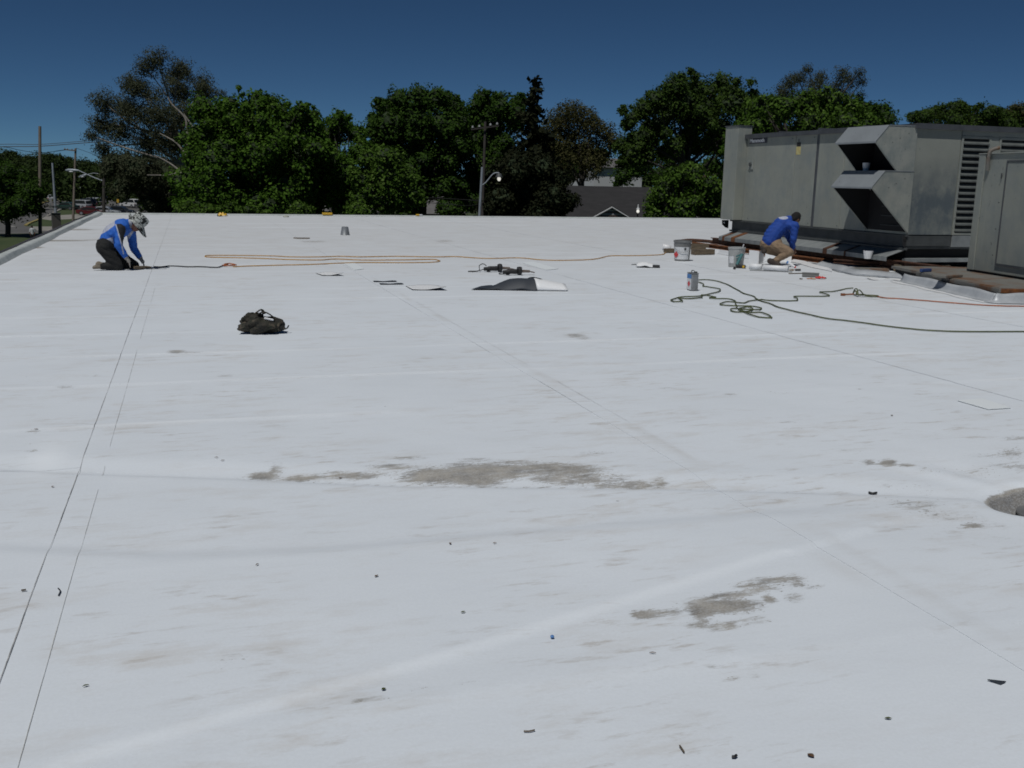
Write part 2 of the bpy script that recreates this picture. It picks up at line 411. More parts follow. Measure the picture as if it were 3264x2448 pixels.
M_EDGE = mat('edge_white', (.50, .53, .52), .55, col2=(.36, .40, .385), scale=3, lo=.45, hi=.75, bump=.1)
M_FASCIA = mat('fascia_dark', (.075, .065, .075), .5, metal=.2)
M_WALL = mat('building_stucco', (.42, .38, .33), .85, col2=(.36, .33, .29), scale=2, bump=.3)

roof = bpy.data.objects.new('roof', None); C.objects.link(roof); roof['kind'] = 'structure'
roof['label'] = 'flat white membrane roof with grey silt stains and lapped sheets'
ORIGIN['roof'] = Vector((0,0,0))

def ylist(y0, y1):
    out = [y0]; y = y0
    while y < y1-1e-6:
        s = .10 if y < 1.4 else (.026 if y < 6.0 else (.045 if y < 10 else (.075 if y < 19 else .16)))
        y = min(y1, y+s); out.append(y)
    return np.array(out)
LAP = 0.09
def membrane(x0, x1, y0, y1, step, lift_y=False):
    """one sheet; its left edge (and near edge when lift_y) laps over the neighbour"""
    n = max(4, int((x1-x0)/step)); xs = np.concatenate([[x0-LAP, x0-LAP*.5, x0], np.linspace(x0, x1, n+1)[1:]]) if x0 > ROOF_X0+.1 else np.linspace(x0, x1, n+1)
    ys = ylist(y0, y1)
    X, Y = np.meshgrid(xs, ys, indexing='ij')
    Z = roof_z(X, Y)
    if x0 > ROOF_X0+.1: Z = Z + .0016*(1-sst(x0-LAP*.6, x0+.10, X))
    if lift_y: Z = Z + .0018*(1-sst(y0+LAP, y0+LAP+.12, Y))
    if x1 < ROOF_X1-.1: Z = Z - .0006*sst(x1-.12, x1-.05, X)
    nx, ny = X.shape
    V = np.stack([X, Y, Z], -1).reshape(-1, 3)
    idx = np.arange(nx*ny).reshape(nx, ny)
    Q = np.stack([idx[:-1,:-1], idx[1:,:-1], idx[1:,1:], idx[:-1,1:]], -1).reshape(-1, 4)
    D, T, K = wear_and_light(X, Y)
    # thickness along the lapped edges
    extra = []; ev = []; 
    def skirt(line):
        base = len(V)+sum(len(e) for e in ev)
        n_ = len(line); low = V[line]-np.array([0, 0, .0030]); ev.append(np.concatenate([V[line], low]))
        for i in range(n_-1): extra.append((base+i, base+n_+i, base+n_+i+1, base+i+1))
    if x0 > ROOF_X0+.1: skirt(idx[0,:])
    if lift_y: skirt(idx[::-1,0])
    V2 = np.concatenate([V]+ev) if ev else V
    faces = Q.tolist()+[tuple(int(q) for q in f) for f in extra]
    me = bpy.data.meshes.new('membrane_sheet')
    me.from_pydata(V2.tolist(), [], faces)
    me.materials.append(M_ROOF); me.materials.append(M_LAPE)
    mi = np.zeros(len(faces), np.int32); mi[len(Q):] = 1
    me.polygons.foreach_set('material_index', mi); me.polygons.foreach_set('use_smooth', np.ones(len(faces), bool))
    a = me.attributes.new('wear_and_light', 'FLOAT_COLOR', 'POINT'); W = np.zeros((len(V2), 4), np.float32)
    W[:len(V), 0] = D.ravel(); W[:len(V), 1] = T.ravel(); W[:len(V), 2] = K.ravel(); W[:, 3] = 1
    a.data.foreach_set('color', W.ravel())
    o = bpy.data.objects.new('membrane_sheet', me); C.objects.link(o); o.parent = roof
    return o
SEAMS = [ROOF_X0, -0.50, 2.56, 5.74, 8.9, 12.1, 15.3, 18.5, 21.7, 24.9, 28.0, ROOF_X1]
for i in range(len(SEAMS)-1):
    st = .036 if i in (0, 1, 2) else (.07 if i in (3, 4) else .2)
    if i == 0:
        membrane(SEAMS[0], SEAMS[1], ROOF_Y0, 5.5, st); membrane(SEAMS[0], SEAMS[1], 5.42, ROOF_Y1, st, True)
    else:
        membrane(SEAMS[i], SEAMS[i+1], ROOF_Y0, ROOF_Y1, st)
# the pencil-thin second line of each lap and the dark lap edge
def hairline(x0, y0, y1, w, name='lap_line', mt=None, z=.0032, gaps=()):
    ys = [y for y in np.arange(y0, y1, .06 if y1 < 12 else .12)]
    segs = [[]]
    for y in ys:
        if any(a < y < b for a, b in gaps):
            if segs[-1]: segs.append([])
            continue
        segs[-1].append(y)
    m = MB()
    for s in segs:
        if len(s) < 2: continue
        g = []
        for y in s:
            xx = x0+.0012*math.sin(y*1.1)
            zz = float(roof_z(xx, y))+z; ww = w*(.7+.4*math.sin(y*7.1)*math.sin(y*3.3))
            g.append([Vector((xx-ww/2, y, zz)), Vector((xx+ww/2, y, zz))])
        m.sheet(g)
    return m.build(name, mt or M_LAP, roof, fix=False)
M_LAPF = mat('lap_shadow_mark', (.48, .48, .46), .7, col2=(.64, .66, .67), scale=5, lo=.4, hi=.6)  # lap edges with their thin shadow painted in, and membrane mark lines
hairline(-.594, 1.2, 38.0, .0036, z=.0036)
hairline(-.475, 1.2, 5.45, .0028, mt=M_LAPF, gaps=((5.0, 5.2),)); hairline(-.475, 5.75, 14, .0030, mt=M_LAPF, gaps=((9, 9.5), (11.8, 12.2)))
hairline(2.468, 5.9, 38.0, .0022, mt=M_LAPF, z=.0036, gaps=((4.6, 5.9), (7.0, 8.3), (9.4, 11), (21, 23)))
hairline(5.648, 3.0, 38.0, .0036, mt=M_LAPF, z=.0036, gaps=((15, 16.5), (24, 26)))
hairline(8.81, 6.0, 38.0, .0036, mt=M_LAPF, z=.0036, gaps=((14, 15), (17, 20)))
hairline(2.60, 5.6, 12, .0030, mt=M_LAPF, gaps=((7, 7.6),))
# welded patches
M_PATCH = mat('clean_membrane', (.735, .775, .795), .55, fine=.03)
def patch(corners):
    cs = [gp(*c) for c in corners]; g = []
    for i in range(9):
        row = []
        for j in range(9):
            a = cs[0].lerp(cs[1], j/8); b = cs[3].lerp(cs[2], j/8); p = a.lerp(b, i/8)
            row.append(Vector((p.x, p.y, float(roof_z(p.x, p.y))+.0075)))
        g.append(row)
    m = MB(); m.sheet(g, .003); return m.build('membrane_patch', M_PATCH, roof)
patch([(3050,1284),(3150,1312),(3222,1308),(3130,1278)])
patch([(1090,836),(1130,862),(1160,858),(1120,833)])
patch([(1660,838),(1740,862),(1780,858),(1700,835)])
# raised edge along the left side: white wrapped cant with a dark metal fascia
g = []; rr = random.Random(3)
ys = np.arange(ROOF_Y0, ROOF_Y1+.01, .35)
for y in ys:
    b1 = .010*math.sin(y*.9)+.007*math.sin(y*2.1+1)+.008*math.sin(y*.37)
    hh = .088+.006*math.sin(y*.6+2)+.003*math.sin(y*2.1)
    g.append([Vector((-2.885+b1, y, .004)), Vector((-2.905+b1, y, .026)), Vector((-2.925+b1*.7, y, hh*.72)), Vector((-2.945+b1*.4, y, hh*.95)), Vector((-2.985, y, hh)), Vector((-3.06, y, hh+.004))])
m = MB(); m.sheet(g); m.build('edge_flashing', M_EDGE, roof, smooth=True, fix=False)
m = MB()
for y0, y1 in zip(np.arange(ROOF_Y0, ROOF_Y1, 3.6), np.arange(ROOF_Y0, ROOF_Y1, 3.6)+3.59):
    m.box((-3.095, y0, -.12), (-3.062, min(y1, ROOF_Y1+.05), .122))
m.build('fascia', M_FASCIA, roof, bevel=.004)
# low metal gravel stop along the far edge
m = MB(); m.prism([(ROOF_Y1-.16, .004), (ROOF_Y1-.02, .045), (ROOF_Y1+.03, .047), (ROOF_Y1+.03, .010), (ROOF_Y1-.1, .0)], ROOF_X0-.1, ROOF_X1, 0)
m.build('edge_flashing', M_EDGE, roof)
m = MB(); m.box((ROOF_X0-.19, ROOF_Y1+.032, -.12), (ROOF_X1, ROOF_Y1+.065, .056)); m.build('fascia', M_FASCIA, roof)
m = MB(); m.box((-3.055, ROOF_Y0, GZ), (ROOF_X1, ROOF_Y1+.028, -.20)); m.build('building_wall', M_WALL, roof)

# ================================================================== AIR HANDLERS
def panel_paint(name, col, stain_col, amt, streak=True, zlo=None, zhi=None, patch=None):
    """grey enamel with grey-blue washed stains, vertical run marks and chips"""
    m, nt, b = _nt(name); N = nt.nodes; L = nt.links
    tc = N.new('ShaderNodeTexCoord')
    def noise(scale, stretch, detail=6, rough=.62):
        mp = N.new('ShaderNodeMapping'); mp.inputs['Scale'].default_value = stretch; L.new(tc.outputs['Object'], mp.inputs[0])
        n = N.new('ShaderNodeTexNoise'); n.inputs['Scale'].default_value = scale; n.inputs['Detail'].default_value = detail; n.inputs['Roughness'].default_value = rough
        L.new(mp.outputs[0], n.inputs['Vector']); return n.outputs['Fac']
    def rng(src, a, b_, c=0., d=1.):
        r = N.new('ShaderNodeMapRange'); r.inputs[1].default_value = a; r.inputs[2].default_value = b_; r.inputs[3].default_value = c; r.inputs[4].default_value = d
        L.new(src, r.inputs[0]); return r.outputs[0]
    def mul(a, b_):
        q = N.new('ShaderNodeMath'); q.operation = 'MULTIPLY'; L.new(a, q.inputs[0])
        if isinstance(b_, float): q.inputs[1].default_value = b_
        else: L.new(b_, q.inputs[1])
        return q.outputs[0]
    def mix(f, a, b_):
        q = N.new('ShaderNodeMix'); q.data_type = 'RGBA'
        if isinstance(f, float): q.inputs['Factor'].default_value = f
        else: L.new(f, q.inputs['Factor'])
        for k, v in (('A', a), ('B', b_)):
            if isinstance(v, tuple): q.inputs[k].default_value = (*v, 1)
            else: L.new(v, q.inputs[k])
        return q.outputs['Result']
    c = mix(rng(noise(1.3, (1,1,1)), .35, .65), col, tuple(q*.88 for q in col))
    st = rng(noise(2.6, (1, 1, .8), 8, .68), .38 if zlo is not None else .44, .56 if zlo is not None else .66)
    if zlo is not None:                                   # the washed area has its own height on this panel
        sx = N.new('ShaderNodeSeparateXYZ'); L.new(tc.outputs['Object'], sx.inputs[0])
        st = mul(st, rng(sx.outputs[2], zlo, zhi, 1., 0.))
        st2 = mul(rng(noise(3.5, (1,1,.9), 6), .30, .52), rng(sx.outputs[2], zlo, zhi, 1., 0.))
        c = mix(mul(st2, .55), c, stain_col)
    c = mix(mul(st, amt), c, stain_col)
    if streak:
        c = mix(mul(rng(noise(9, (1, 1, .12), 5), .58, .76), .30), c, tuple(q*.55 for q in col))
    c = mix(mul(rng(noise(22, (1, 1, .45), 3), .66, .72), .7), c, (.065, .07, .075))
    L.new(c, b.inputs['Base Color']); b.inputs['Roughness'].default_value = .52; b.inputs['Specular IOR Level'].default_value = .35
    bp = N.new('ShaderNodeBump'); bp.inputs['Strength'].default_value = .12; bp.inputs['Distance'].default_value = .02
    L.new(noise(1.6, (1,1,1), 3), bp.inputs['Height']); L.new(bp.outputs[0], b.inputs['Normal'])
    MATS[name] = m; return m
GREY = (.262, .274, .242)
M_PAN = panel_paint('panel_enamel', GREY, (.17, .195, .20), .6)
M_PANS = panel_paint('panel_enamel_stained', GREY, (.085, .105, .118), .95, zlo=1.25, zhi=2.05)
M_HOOD = panel_paint('hood_enamel', (.295, .305, .275), (.155, .185, .185), .75)
M_HOODTOP = panel_paint('hood_top_galvanised', (.225, .245, .26), (.175, .19, .20), .5, streak=False)
M_SLAT = mat('slat_enamel', (.115, .125, .118), .6, col2=(.08, .088, .084), scale=5)
M_CAP = mat('roof_cap_metal', (.085, .09, .098), .5, metal=.3, col2=(.06, .063, .068), scale=3)
M_FRAME = mat('base_frame_paint', (.060, .066, .067), .6, col2=(.038, .042, .043), scale=4)
M_SKIRT = mat('skirt_galvanised', (.235, .25, .25), .55, metal=.1, col2=(.16, .175, .18), scale=3, stretch=(1, 3, 1))
M_RUST = mat('rust', (.085, .032, .014), .85, col2=(.034, .016, .010), scale=9, bump=.5)
M_RUSTO = mat('rust_orange', (.20, .070, .018), .85, col2=(.075, .028, .012), scale=12, bump=.5)
M_RUSTG = mat('rusty_grey_steel', (.150, .146, .132), .7, col2=(.13, .058, .022), scale=2.6, lo=.48, hi=.66, stretch=(1,1,1))
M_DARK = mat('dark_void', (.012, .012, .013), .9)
M_BLACK = mat('black_rubber', (.014, .014, .015), .6)
M_GALV = mat('galvanised_flashing', (.46, .48, .50), .45, metal=.1, col2=(.34, .36, .38), scale=2.2)
M_WFLASH = mat('white_flashing', (.70, .71, .72), .5, col2=(.58, .58, .57), scale=3, lo=.5, hi=.75)
M_WOOD = mat('old_timber', (.15, .115, .075), .85, col2=(.075, .058, .04), scale=6, stretch=(1, 1, 5), bump=.4)
M_WOODP = mat('pale_timber', (.25, .20, .14), .85, col2=(.16, .12, .08), scale=6, stretch=(5, 1, 1), bump=.3)
M_WHITE = mat('white_plastic', (.72, .72, .73), .4, fine=.03)
M_GREYPL = mat('grey_plastic', (.16, .16, .155), .6)

X1, Y1, YE = 12.32, 15.13, 20.86
ZB, ZT = .66, 2.545
XW = 17.2
u1 = thing('rooftop_air_handler', 'long grey rooftop air handler with two sloped intake hoods and a nameplate', 'air handler', (X1, Y1, 0.0))
# core (kept inside the panels) and the panels of the long side
m = MB(); m.box((X1+.03, Y1+.03, ZB+.01), (XW, YE+.4, ZT-.01)); m.build('core', M_DARK, u1)
for (y0, y1_, ml) in ((Y1+.045, 16.30, M_PAN), (16.31, 17.14, M_PAN), (17.155, 18.02, M_PAN), (18.115, 18.855, M_PAN), (18.87, YE-.006, M_PAN)):
    m = MB(); m.box((X1, y0, ZB), (X1+.028, y1_, ZT)); m.build('side_panel', ml, u1, bevel=.006)
# end panels facing the camera
m = MB(); m.box((X1-.002, Y1-.002, ZB), (X1+.985, Y1+.028, ZT)); m.build('end_panel', M_PANS, u1, bevel=.006)
m = MB(); m.box((X1-.008, Y1-.010, ZB), (X1+.028, Y1+.04, ZT)); m.build('corner_trim', M_PAN, u1, bevel=.004)
# louvred bays
def louvre(x0, x1, z0, z1):
    fr = MB()
    w = .045
    fr.box((x0, Y1-.012, z0), (x0+w, Y1+.028, z1)); fr.box((x1-w, Y1-.012, z0), (x1, Y1+.028, z1))
    fr.box((x0+w, Y1-.012, z1-w), (x1-w, Y1+.028, z1)); fr.box((x0+w, Y1-.012, z0), (x1-w, Y1+.028, z0+w))
    f = fr.build('louver_frame', M_PAN, u1, bevel=.003)
    zs = z0+w+.05; k = 0; me = None
    while zs < z1-w-.03:
        s = MB(); s.prism([(-.022, -.030), (-.014, -.036), (.052, .046), (.044, .052), (-.022, -.012)], 0, x1-x0-2*w-.006, 0)
        if me is None:
            o = s.build('louver_slat', M_SLAT, f, local=True); me = o.data
        else:
            o = bpy.data.objects.new('louver_slat', me); C.objects.link(o); o.parent = f
        o.location = Vector((x0+w+.003, Y1-.004, zs))-ORIGIN[u1.name]
        o.rotation_euler = (random.uniform(-.12, .12) if k % 3 == 2 else random.uniform(-.02, .02), 0, 0)
        zs += .1115; k += 1
louvre(13.315, 13.975, ZB, 2.43); louvre(14.16, 14.86, ZB, 2.43); louvre(15.04, 15.74, ZB, 2.43)
m = MB(); m.box((13.978, Y1-.004, ZB), (14.157, Y1+.028, 2.43)); m.build('mullion', M_PAN, u1, bevel=.004)
m = MB(); m.box((14.863, Y1-.004, ZB), (15.037, Y1+.028, 2.43)); m.build('mullion', M_PAN, u1, bevel=.004)
m = MB(); m.box((13.312, Y1-.006, 2.433), (XW, Y1+.028, ZT)); m.build('header_panel', M_PAN, u1, bevel=.004)
m = MB(); m.box((15.745, Y1-.002, ZB), (XW, Y1+.028, 2.43)); m.build('end_panel', M_PAN, u1, bevel=.004)
# roof cap: overlapping pans with a turned-down flange
yb = [Y1-.055, 16.6, 18.05, 19.5, YE+.42]
for i in range(4):
    m = MB(); dz = .008*(i % 2)
    m.box((X1-.055, yb[i], ZT+.002), (XW+.05, yb[i+1]-.004, ZT+.062+dz))
    m.box((X1-.065, yb[i], ZT-.028), (X1-.056, yb[i+1]-.004, ZT+.060+dz))
    m.box((X1-.045, yb[i+1]-.055, ZT+.062+dz), (XW+.04, yb[i+1]-.008, ZT+.094+dz))
    m.build('roof_pan', M_CAP, u1, bevel=.003)
m = MB(); m.box((X1-.066, Y1-.066, ZT-.028), (XW+.05, Y1-.057, ZT+.068)); m.build('cap_flange', M_CAP, u1, bevel=.003)
# corner post at the far end and the dark joint
m = MB(); m.box((X1-.24, YE, ZB+.01), (X1+.12, YE+.58, 2.80)); m.build('corner_post', M_PAN, u1, bevel=.006)
m = MB(); m.box((X1-.26, YE-.02, 2.80), (X1+.14, YE+.60, 2.818)); m.build('post_cap', M_CAP, u1, bevel=.003)
m = MB(); m.box((X1+.006, 18.022, ZB), (X1+.028, 18.113, ZT)); m.build('joint_strip', M_CAP, u1)
# base frame, curb
m = MB(); m.box((X1+.035, Y1+.02, .40), (XW, YE+.5, ZB-.004)); m.build('base_frame', M_FRAME, u1, bevel=.006)
m = MB(); m.box((X1-.03, Y1-.03, .385), (X1+.034, YE+.5, .425)); m.box((X1-.03, Y1-.03, ZB-.035), (X1+.034, YE+.5, ZB-.004)); m.build('frame_lip', M_FRAME, u1, bevel=.004)
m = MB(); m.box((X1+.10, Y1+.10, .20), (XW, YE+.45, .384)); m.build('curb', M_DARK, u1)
m = MB(); m.box((X1+.03, Y1-.01, .165), (14.6, Y1+.09, .235)); m.build('curb_ledge', M_SKIRT, u1, bevel=.004)
m = MB(); m.box((X1+.02, Y1-.006, .46), (13.30, Y1+.018, .64)); m.build('frame_plate', M_FRAME, u1, bevel=.004)
m = MB(); m.box((13.33, Y1-.006, .44), (14.6, Y1+.018, .655)); m.build('frame_plate', M_SKIRT, u1, bevel=.004)
for yy, s in ((YE+.56, 1), (Y1-.012, -1)):                   # lifting lugs
    m = MB(); n = 10; ring = []
    prof = [(X1-.20, ZB-.015), (X1-.02, ZB-.015), (X1-.02, .45), (X1-.10, .47), (X1-.19, .54)]
    if s < 0: prof = [(X1-.075, ZB-.02), (X1+.01, ZB-.02), (X1+.01, .42), (X1-.045, .45), (X1-.075, .53)]
    m.prism(prof, yy, yy+.014, 1); m.build('lifting_lug', M_BLACK, u1, bevel=.002)
    m = MB(); cx_ = X1-.145 if s > 0 else X1-.04
    m.lathe([(.022, -.004), (.022, .02)], (cx_, yy+.008, ZB-.075), 12, R=Matrix.Rotation(math.pi/2, 3, 'X')); m.build('lug_eye', M_WHITE if s > 0 else M_DARK, u1)
# sloping skirt in lengths, with rusted straps
ysk = [Y1+.03, 16.4, 17.6, 18.75, 19.9, 21.25]
for a, b_ in zip(ysk[:-1], ysk[1:]):
    m = MB(); m.prism([(X1+.02, .395), (X1-.34, .275), (X1-.362, .27), (X1-.362, .185), (X1-.345, .185), (X1-.345, .262), (X1+.02, .375)], a+.003, b_-.003, 1)
    m.build('skirt_panel', M_SKIRT, u1, bevel=.003)
for yy, w in ((20.98, .09), (20.50, .16), (16.95, .13), (16.35, .05)):
    m = MB(); m.prism([(X1-.02, .396), (X1-.366, .282), (X1-.372, .18), (X1-.3635, .18), (X1-.3625, .276), (X1-.02, .387)], yy, yy+w, 1)
    m.build('rusted_strap', M_RUSTO if yy > 20 else M_RUST, u1)
# hoods
def hood(zt, zl, zb, top_back, y0, y1, screen, name='intake_hood'):
    xl = 11.455; xt = 11.70; t = .012
    def side(y):
        s = MB(); s.prism([(X1-.003, zt), (xt, zt-.004), (xl, zl), (X1-.003, zb)], y, y+t, 1); return s
    top = MB()
    top.prism([(X1-.003, zt+.012), (xt-.004, zt+.008), (xl-.012, zl+.004), (xl-.012, zl-.028), (xl+.002, zl-.028), (xl+.004, zl+.0), (xt, zt-.0045), (X1-.003, zt-.001)], y0-.008, y1+.008, 1)
    h = top.build(name, M_HOODTOP, u1, bevel=.002)
    side(y0).build('hood_side', M_HOOD, h, bevel=.002); side(y1-t).build('hood_side', M_HOOD, h, bevel=.002)
    for yy in (y0+t+.004, y1-t-.004):                      # turned rim along the slanted mouth
        rim = MB(); rim.beam((xl+.01, yy, zl-.012), (X1-.02, yy, zb+.012), .008, .022, up=(0,1,0)); rim.build('mouth_rim', M_HOOD, h)
    for yy in (y0+t+.001, y1-t-.003):                      # near-black inner faces: shade of cheeks and underside put into the colour
        q = MB(); q.prism([(X1-.006, zt-.008), (xt+.004, zt-.012), (xl+.012, zl-.004), (X1-.006, zb+.012)], yy, yy+.002, 1); q.build('shade_liner', M_DARK, h)
    q = MB(); q.prism([(X1-.006, zt-.004), (xt+.002, zt-.008), (xl+.006, zl-.004), (xl+.010, zl-.008), (xt+.004, zt-.013), (X1-.006, zt-.009)], y0+t+.004, y1-t-.004, 1); q.build('shade_liner', M_DARK, h)
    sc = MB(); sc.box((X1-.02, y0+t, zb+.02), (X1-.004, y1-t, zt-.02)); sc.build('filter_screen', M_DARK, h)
    if screen:
        for k in range(4):
            q = MB(); z = zb+.12+k*.17; xx = X1-.035-.0*k
            q.beam((X1-.03, y0+t+.01, z), (X1-.03, y1-t-.4, z), .02, .010); q.build('baffle', M_FRAME, h)
    for q in np.linspace(y0+.1, y1-.1, 4):
        sc = MB(); sc.lathe([(.008, 0), (.006, .006)], (xt+.05, q, zt+.012), 8); sc.build('screw', M_FRAME, h)
    for q in (.25, .6, .9):
        sc = MB(); sc.lathe([(.008, 0), (.006, .006)], (X1-.06-.5*q, y0-.001, zt-.06-q*.25), 8, R=Matrix.Rotation(math.pi/2, 3, 'X')); sc.build('screw', M_FRAME, h)
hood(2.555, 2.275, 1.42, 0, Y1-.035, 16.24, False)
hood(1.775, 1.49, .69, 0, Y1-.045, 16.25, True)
# nameplate, disconnect, labels
M_PLATE = mat('nameplate_purple', (.030, .030, .042), .5, fine=.03); M_LET = mat('nameplate_letters', (.80, .80, .82), .5, fine=.02)
m = MB(); m.box((X1-.010, 19.99, 2.405), (X1-.001, 20.74, 2.525)); npl = m.build('nameplate', M_PLATE, u1, bevel=.002)
def letters(txt, size, name, material, parent, M, extrude=.003, bold=0.0):
    cu = bpy.data.curves.new(name, 'FONT'); cu.body = txt; cu.size = size; cu.extrude = extrude; cu.offset = bold; cu.resolution_u = 3
    to = bpy.data.objects.new('tmp_text', cu); C.objects.link(to)
    dg = bpy.context.evaluated_depsgraph_get(); me = bpy.data.meshes.new_from_object(to.evaluated_get(dg)); bpy.data.objects.remove(to)
    me.transform(M); me.materials.clear(); me.materials.append(material); me.name = name
    o = bpy.data.objects.new(name, me); C.objects.link(o); o.parent = parent; return o
Mt = Matrix(((0, 0, -1, -.012), (-1, 0, 0, 20.715-Y1), (0, 1, 0, 2.43), (0, 0, 0, 1)))
letters('Mammoth', .118, 'lettering', M_LET, npl, Mt @ Matrix.Diagonal((1.28, 1, 1, 1)), bold=.0025)
m = MB(); m.box((X1-.022, 20.50, 1.83), (X1-.001, 20.69, 2.03)); dp = m.build('disconnect_plate', M_HOOD, u1, bevel=.004)
m = MB(); m.lathe([(.048, 0), (.044, .028), (.02, .03)], (X1-.022, 20.595, 1.94), 14, R=Matrix.Rotation(-math.pi/2, 3, 'Y')); m.build('switch_knob', M_FRAME, dp)
M_YEL = mat('yellow_label', (.50, .47, .22), .6, col2=(.42, .30, .10), scale=12); 
m = MB(); m.box((X1-.004, 18.67, 2.13), (X1-.0005, 18.83, 2.295)); m.build('yellow_label', M_YEL, u1)
m = MB(); m.box((X1-.004, 18.68, 2.30), (X1-.0005, 18.82, 2.385)); m.build('black_label', M_DARK, u1)
m = MB(); m.beam((X1-.002, 18.75, 2.39), (X1-.002, 18.76, 2.45), .01, .02); m.build('label_clip', M_FRAME, u1)
for yy in (16.35, 17.2, 18.2, 19.0, 20.6):
    for zz in (.72, 2.47):
        m = MB(); m.lathe([(.010, 0), (.008, .007)], (X1-.001, yy, zz), 8, R=Matrix.Rotation(-math.pi/2, 3, 'Y')); m.build('screw', M_FRAME, u1)

# ---- the second, nearer cabinet at the right edge (turned a little)
R2 = math.atan2(.25, 1.43)
A2 = Vector((11.93, 13.12, 0.2))                        # its far left bottom corner
u2 = thing('equipment_cabinet', 'grey sheet metal equipment cabinet with inset door cut by the right edge', 'cabinet', A2, -R2)
ZH = 1.83; L2 = 2.25; W2 = 2.2                           # local: -y runs toward the camera, +x into the cabinet
def u2b(name, lo, hi, mt, bevel=.006, par=None):
    m = MB(); m.box(lo, hi); return m.build(name, mt, par or u2, bevel=bevel, local=True)
u2b('cabinet_body', (.012, -L2, .03), (W2, 0, ZH), M_PAN)
u2b('corner_trim', (-.006, -.16, .03), (.012, .004, ZH-.002), M_PAN, .004)
d2 = u2b('door_panel', (-.002, -L2+.1, .18), (.0115, -.74, ZH-.13), M_PAN, .003)
for lo, hi in (((-.012, -.745, .15), (.0115, -.725, ZH-.10)), ((-.012, -L2+.1, .15), (.0115, -.745, .17)), ((-.012, -L2+.1, ZH-.12), (.0115, -.745, ZH-.10))):
    u2b('door_frame', lo, hi, M_CAP, .002)
u2b('door_gasket', (.004, -.735, .16), (.0118, -.70, ZH-.11), M_DARK, 0)
u2b('base_gasket', (.03, -L2+.02, .0), (W2-.02, -.02, .031), M_DARK, 0)
u2b('top_lip', (-.012, -L2-.01, ZH), (W2+.01, .012, ZH+.02), M_PAN, .003)
for zz in (.3, .7, 1.1, 1.5):
    m = MB(); m.lathe([(.010, 0), (.008, .008)], (-.006, -.64, zz), 8, R=Matrix.Rotation(-math.pi/2, 3, 'Y')); m.build('screw', M_FRAME, u2, local=True)
m = MB(); m.tube(smooth_path([(-.01, -.26, ZH-.25), (-.03, -.28, ZH-.08), (-.02, -.30, ZH+.05), (.10, -.33, ZH+.10)], 5), .028, 10); m.build('rusted_elbow', M_RUSTG, u2, local=True)
m = MB(); m.beam((-.004, -.62, ZH-.37), (-.004, -.62, ZH-.29), .008, .02); m.build('latch', M_FRAME, u2, local=True)

# ---- rusted steel platform carrying the cabinet, white flashing round it
Pc = gp(3184, 929, .15); P4 = gp(2885, 896)
dirY = (Vector((P4.x, P4.y, 0))-Vector((Pc.x, Pc.y, 0))).normalized(); dirX = Vector((dirY.y, -dirY.x, 0))
pl = thing('steel_platform', 'rust streaked steel platform under the right hand cabinet', 'platform', (Pc.x, Pc.y, 0))
def plP(a, b, z): return Vector((Pc.x, Pc.y, 0)) + dirX*a + dirY*b + Vector((0, 0, z))
def quadbox(mb, a0, a1, b0, b1, z0, z1):
    mb.add([plP(a0,b0,z0), plP(a1,b0,z0), plP(a1,b1,z0), plP(a0,b1,z0), plP(a0,b0,z1), plP(a1,b0,z1), plP(a1,b1,z1), plP(a0,b1,z1)],
           [(3,2,1,0),(4,5,6,7),(0,1,5,4),(1,2,6,5),(2,3,7,6),(3,0,4,7)])
m = MB(); quadbox(m, .03, 5.0, .03, 3.5, .150, .194); m.build('deck_plate', M_RUSTG, pl, bevel=.003)
m = MB(); quadbox(m, 0, .03, 0, 2.5, .128, .186); m.build('edge_angle', M_RUSTG, pl, bevel=.002)
m = MB(); quadbox(m, .03, 5.0, 0, .029, .128, .186); m.build('edge_angle', M_RUSTO, pl, bevel=.002)
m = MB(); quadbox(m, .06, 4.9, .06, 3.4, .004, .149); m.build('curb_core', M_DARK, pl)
# flashing: vertical sheet with a flared foot, wavy
def flashing(pts, h, foot, name, mt, par, lean=.03, wav=.012, seed=1):
    r = random.Random(seed); g = []
    path = smooth_path(pts, 10)
    for i, p in enumerate(path):
        t = (path[min(i+1, len(path)-1)]-path[max(i-1, 0)]).normalized(); nrm = Vector((t.y, -t.x, 0))
        w = wav*math.sin(i*.9+seed)+wav*.6*math.sin(i*2.3)
        hh = h*(1+.07*math.sin(i*.5+seed))
        row = [p + nrm*(foot*1.0+w) + Vector((0,0,.009)), p + nrm*(foot*.35+w*.6) + Vector((0,0,.016)), p + nrm*(.012+w*.3) + Vector((0,0,hh*.30)), p - nrm*(.0+lean*.3) + Vector((0,0,hh*.7)), p - nrm*lean + Vector((0,0,hh))]
        g.append(row)
    m = MB(); m.sheet(g, .0); o = m.build(name, mt, par, smooth=True, fix=False)
    sm = o.modifiers.new('t', 'SOLIDIFY'); sm.thickness = .004; sm.offset = -1
    return o
F5 = gp(3180, 960); F4 = gp(2885, 898)
fl2 = thing('curb_flashing', 'white metal flashing wrapped round the rusty platform corner at right', 'flashing', (F5.x, F5.y, 0))
FC = Vector((Pc.x, Pc.y, 0))-dirX*.07-dirY*.07; F4o = F4-dirX*.05
flashing([F4o, F4o.lerp(FC, .33), F4o.lerp(FC, .7), FC + dirY*.06], .132, .10, 'flashing_sheet', M_GALV, fl2, seed=3)
flashing([FC + dirY*.05, FC + dirX*.05, FC + dirX*.5, FC + dirX*1.4, FC + dirX*4.0], .132, .12, 'flashing_sheet', M_GALV, fl2, seed=5, wav=.006)
m = MB(); g = []
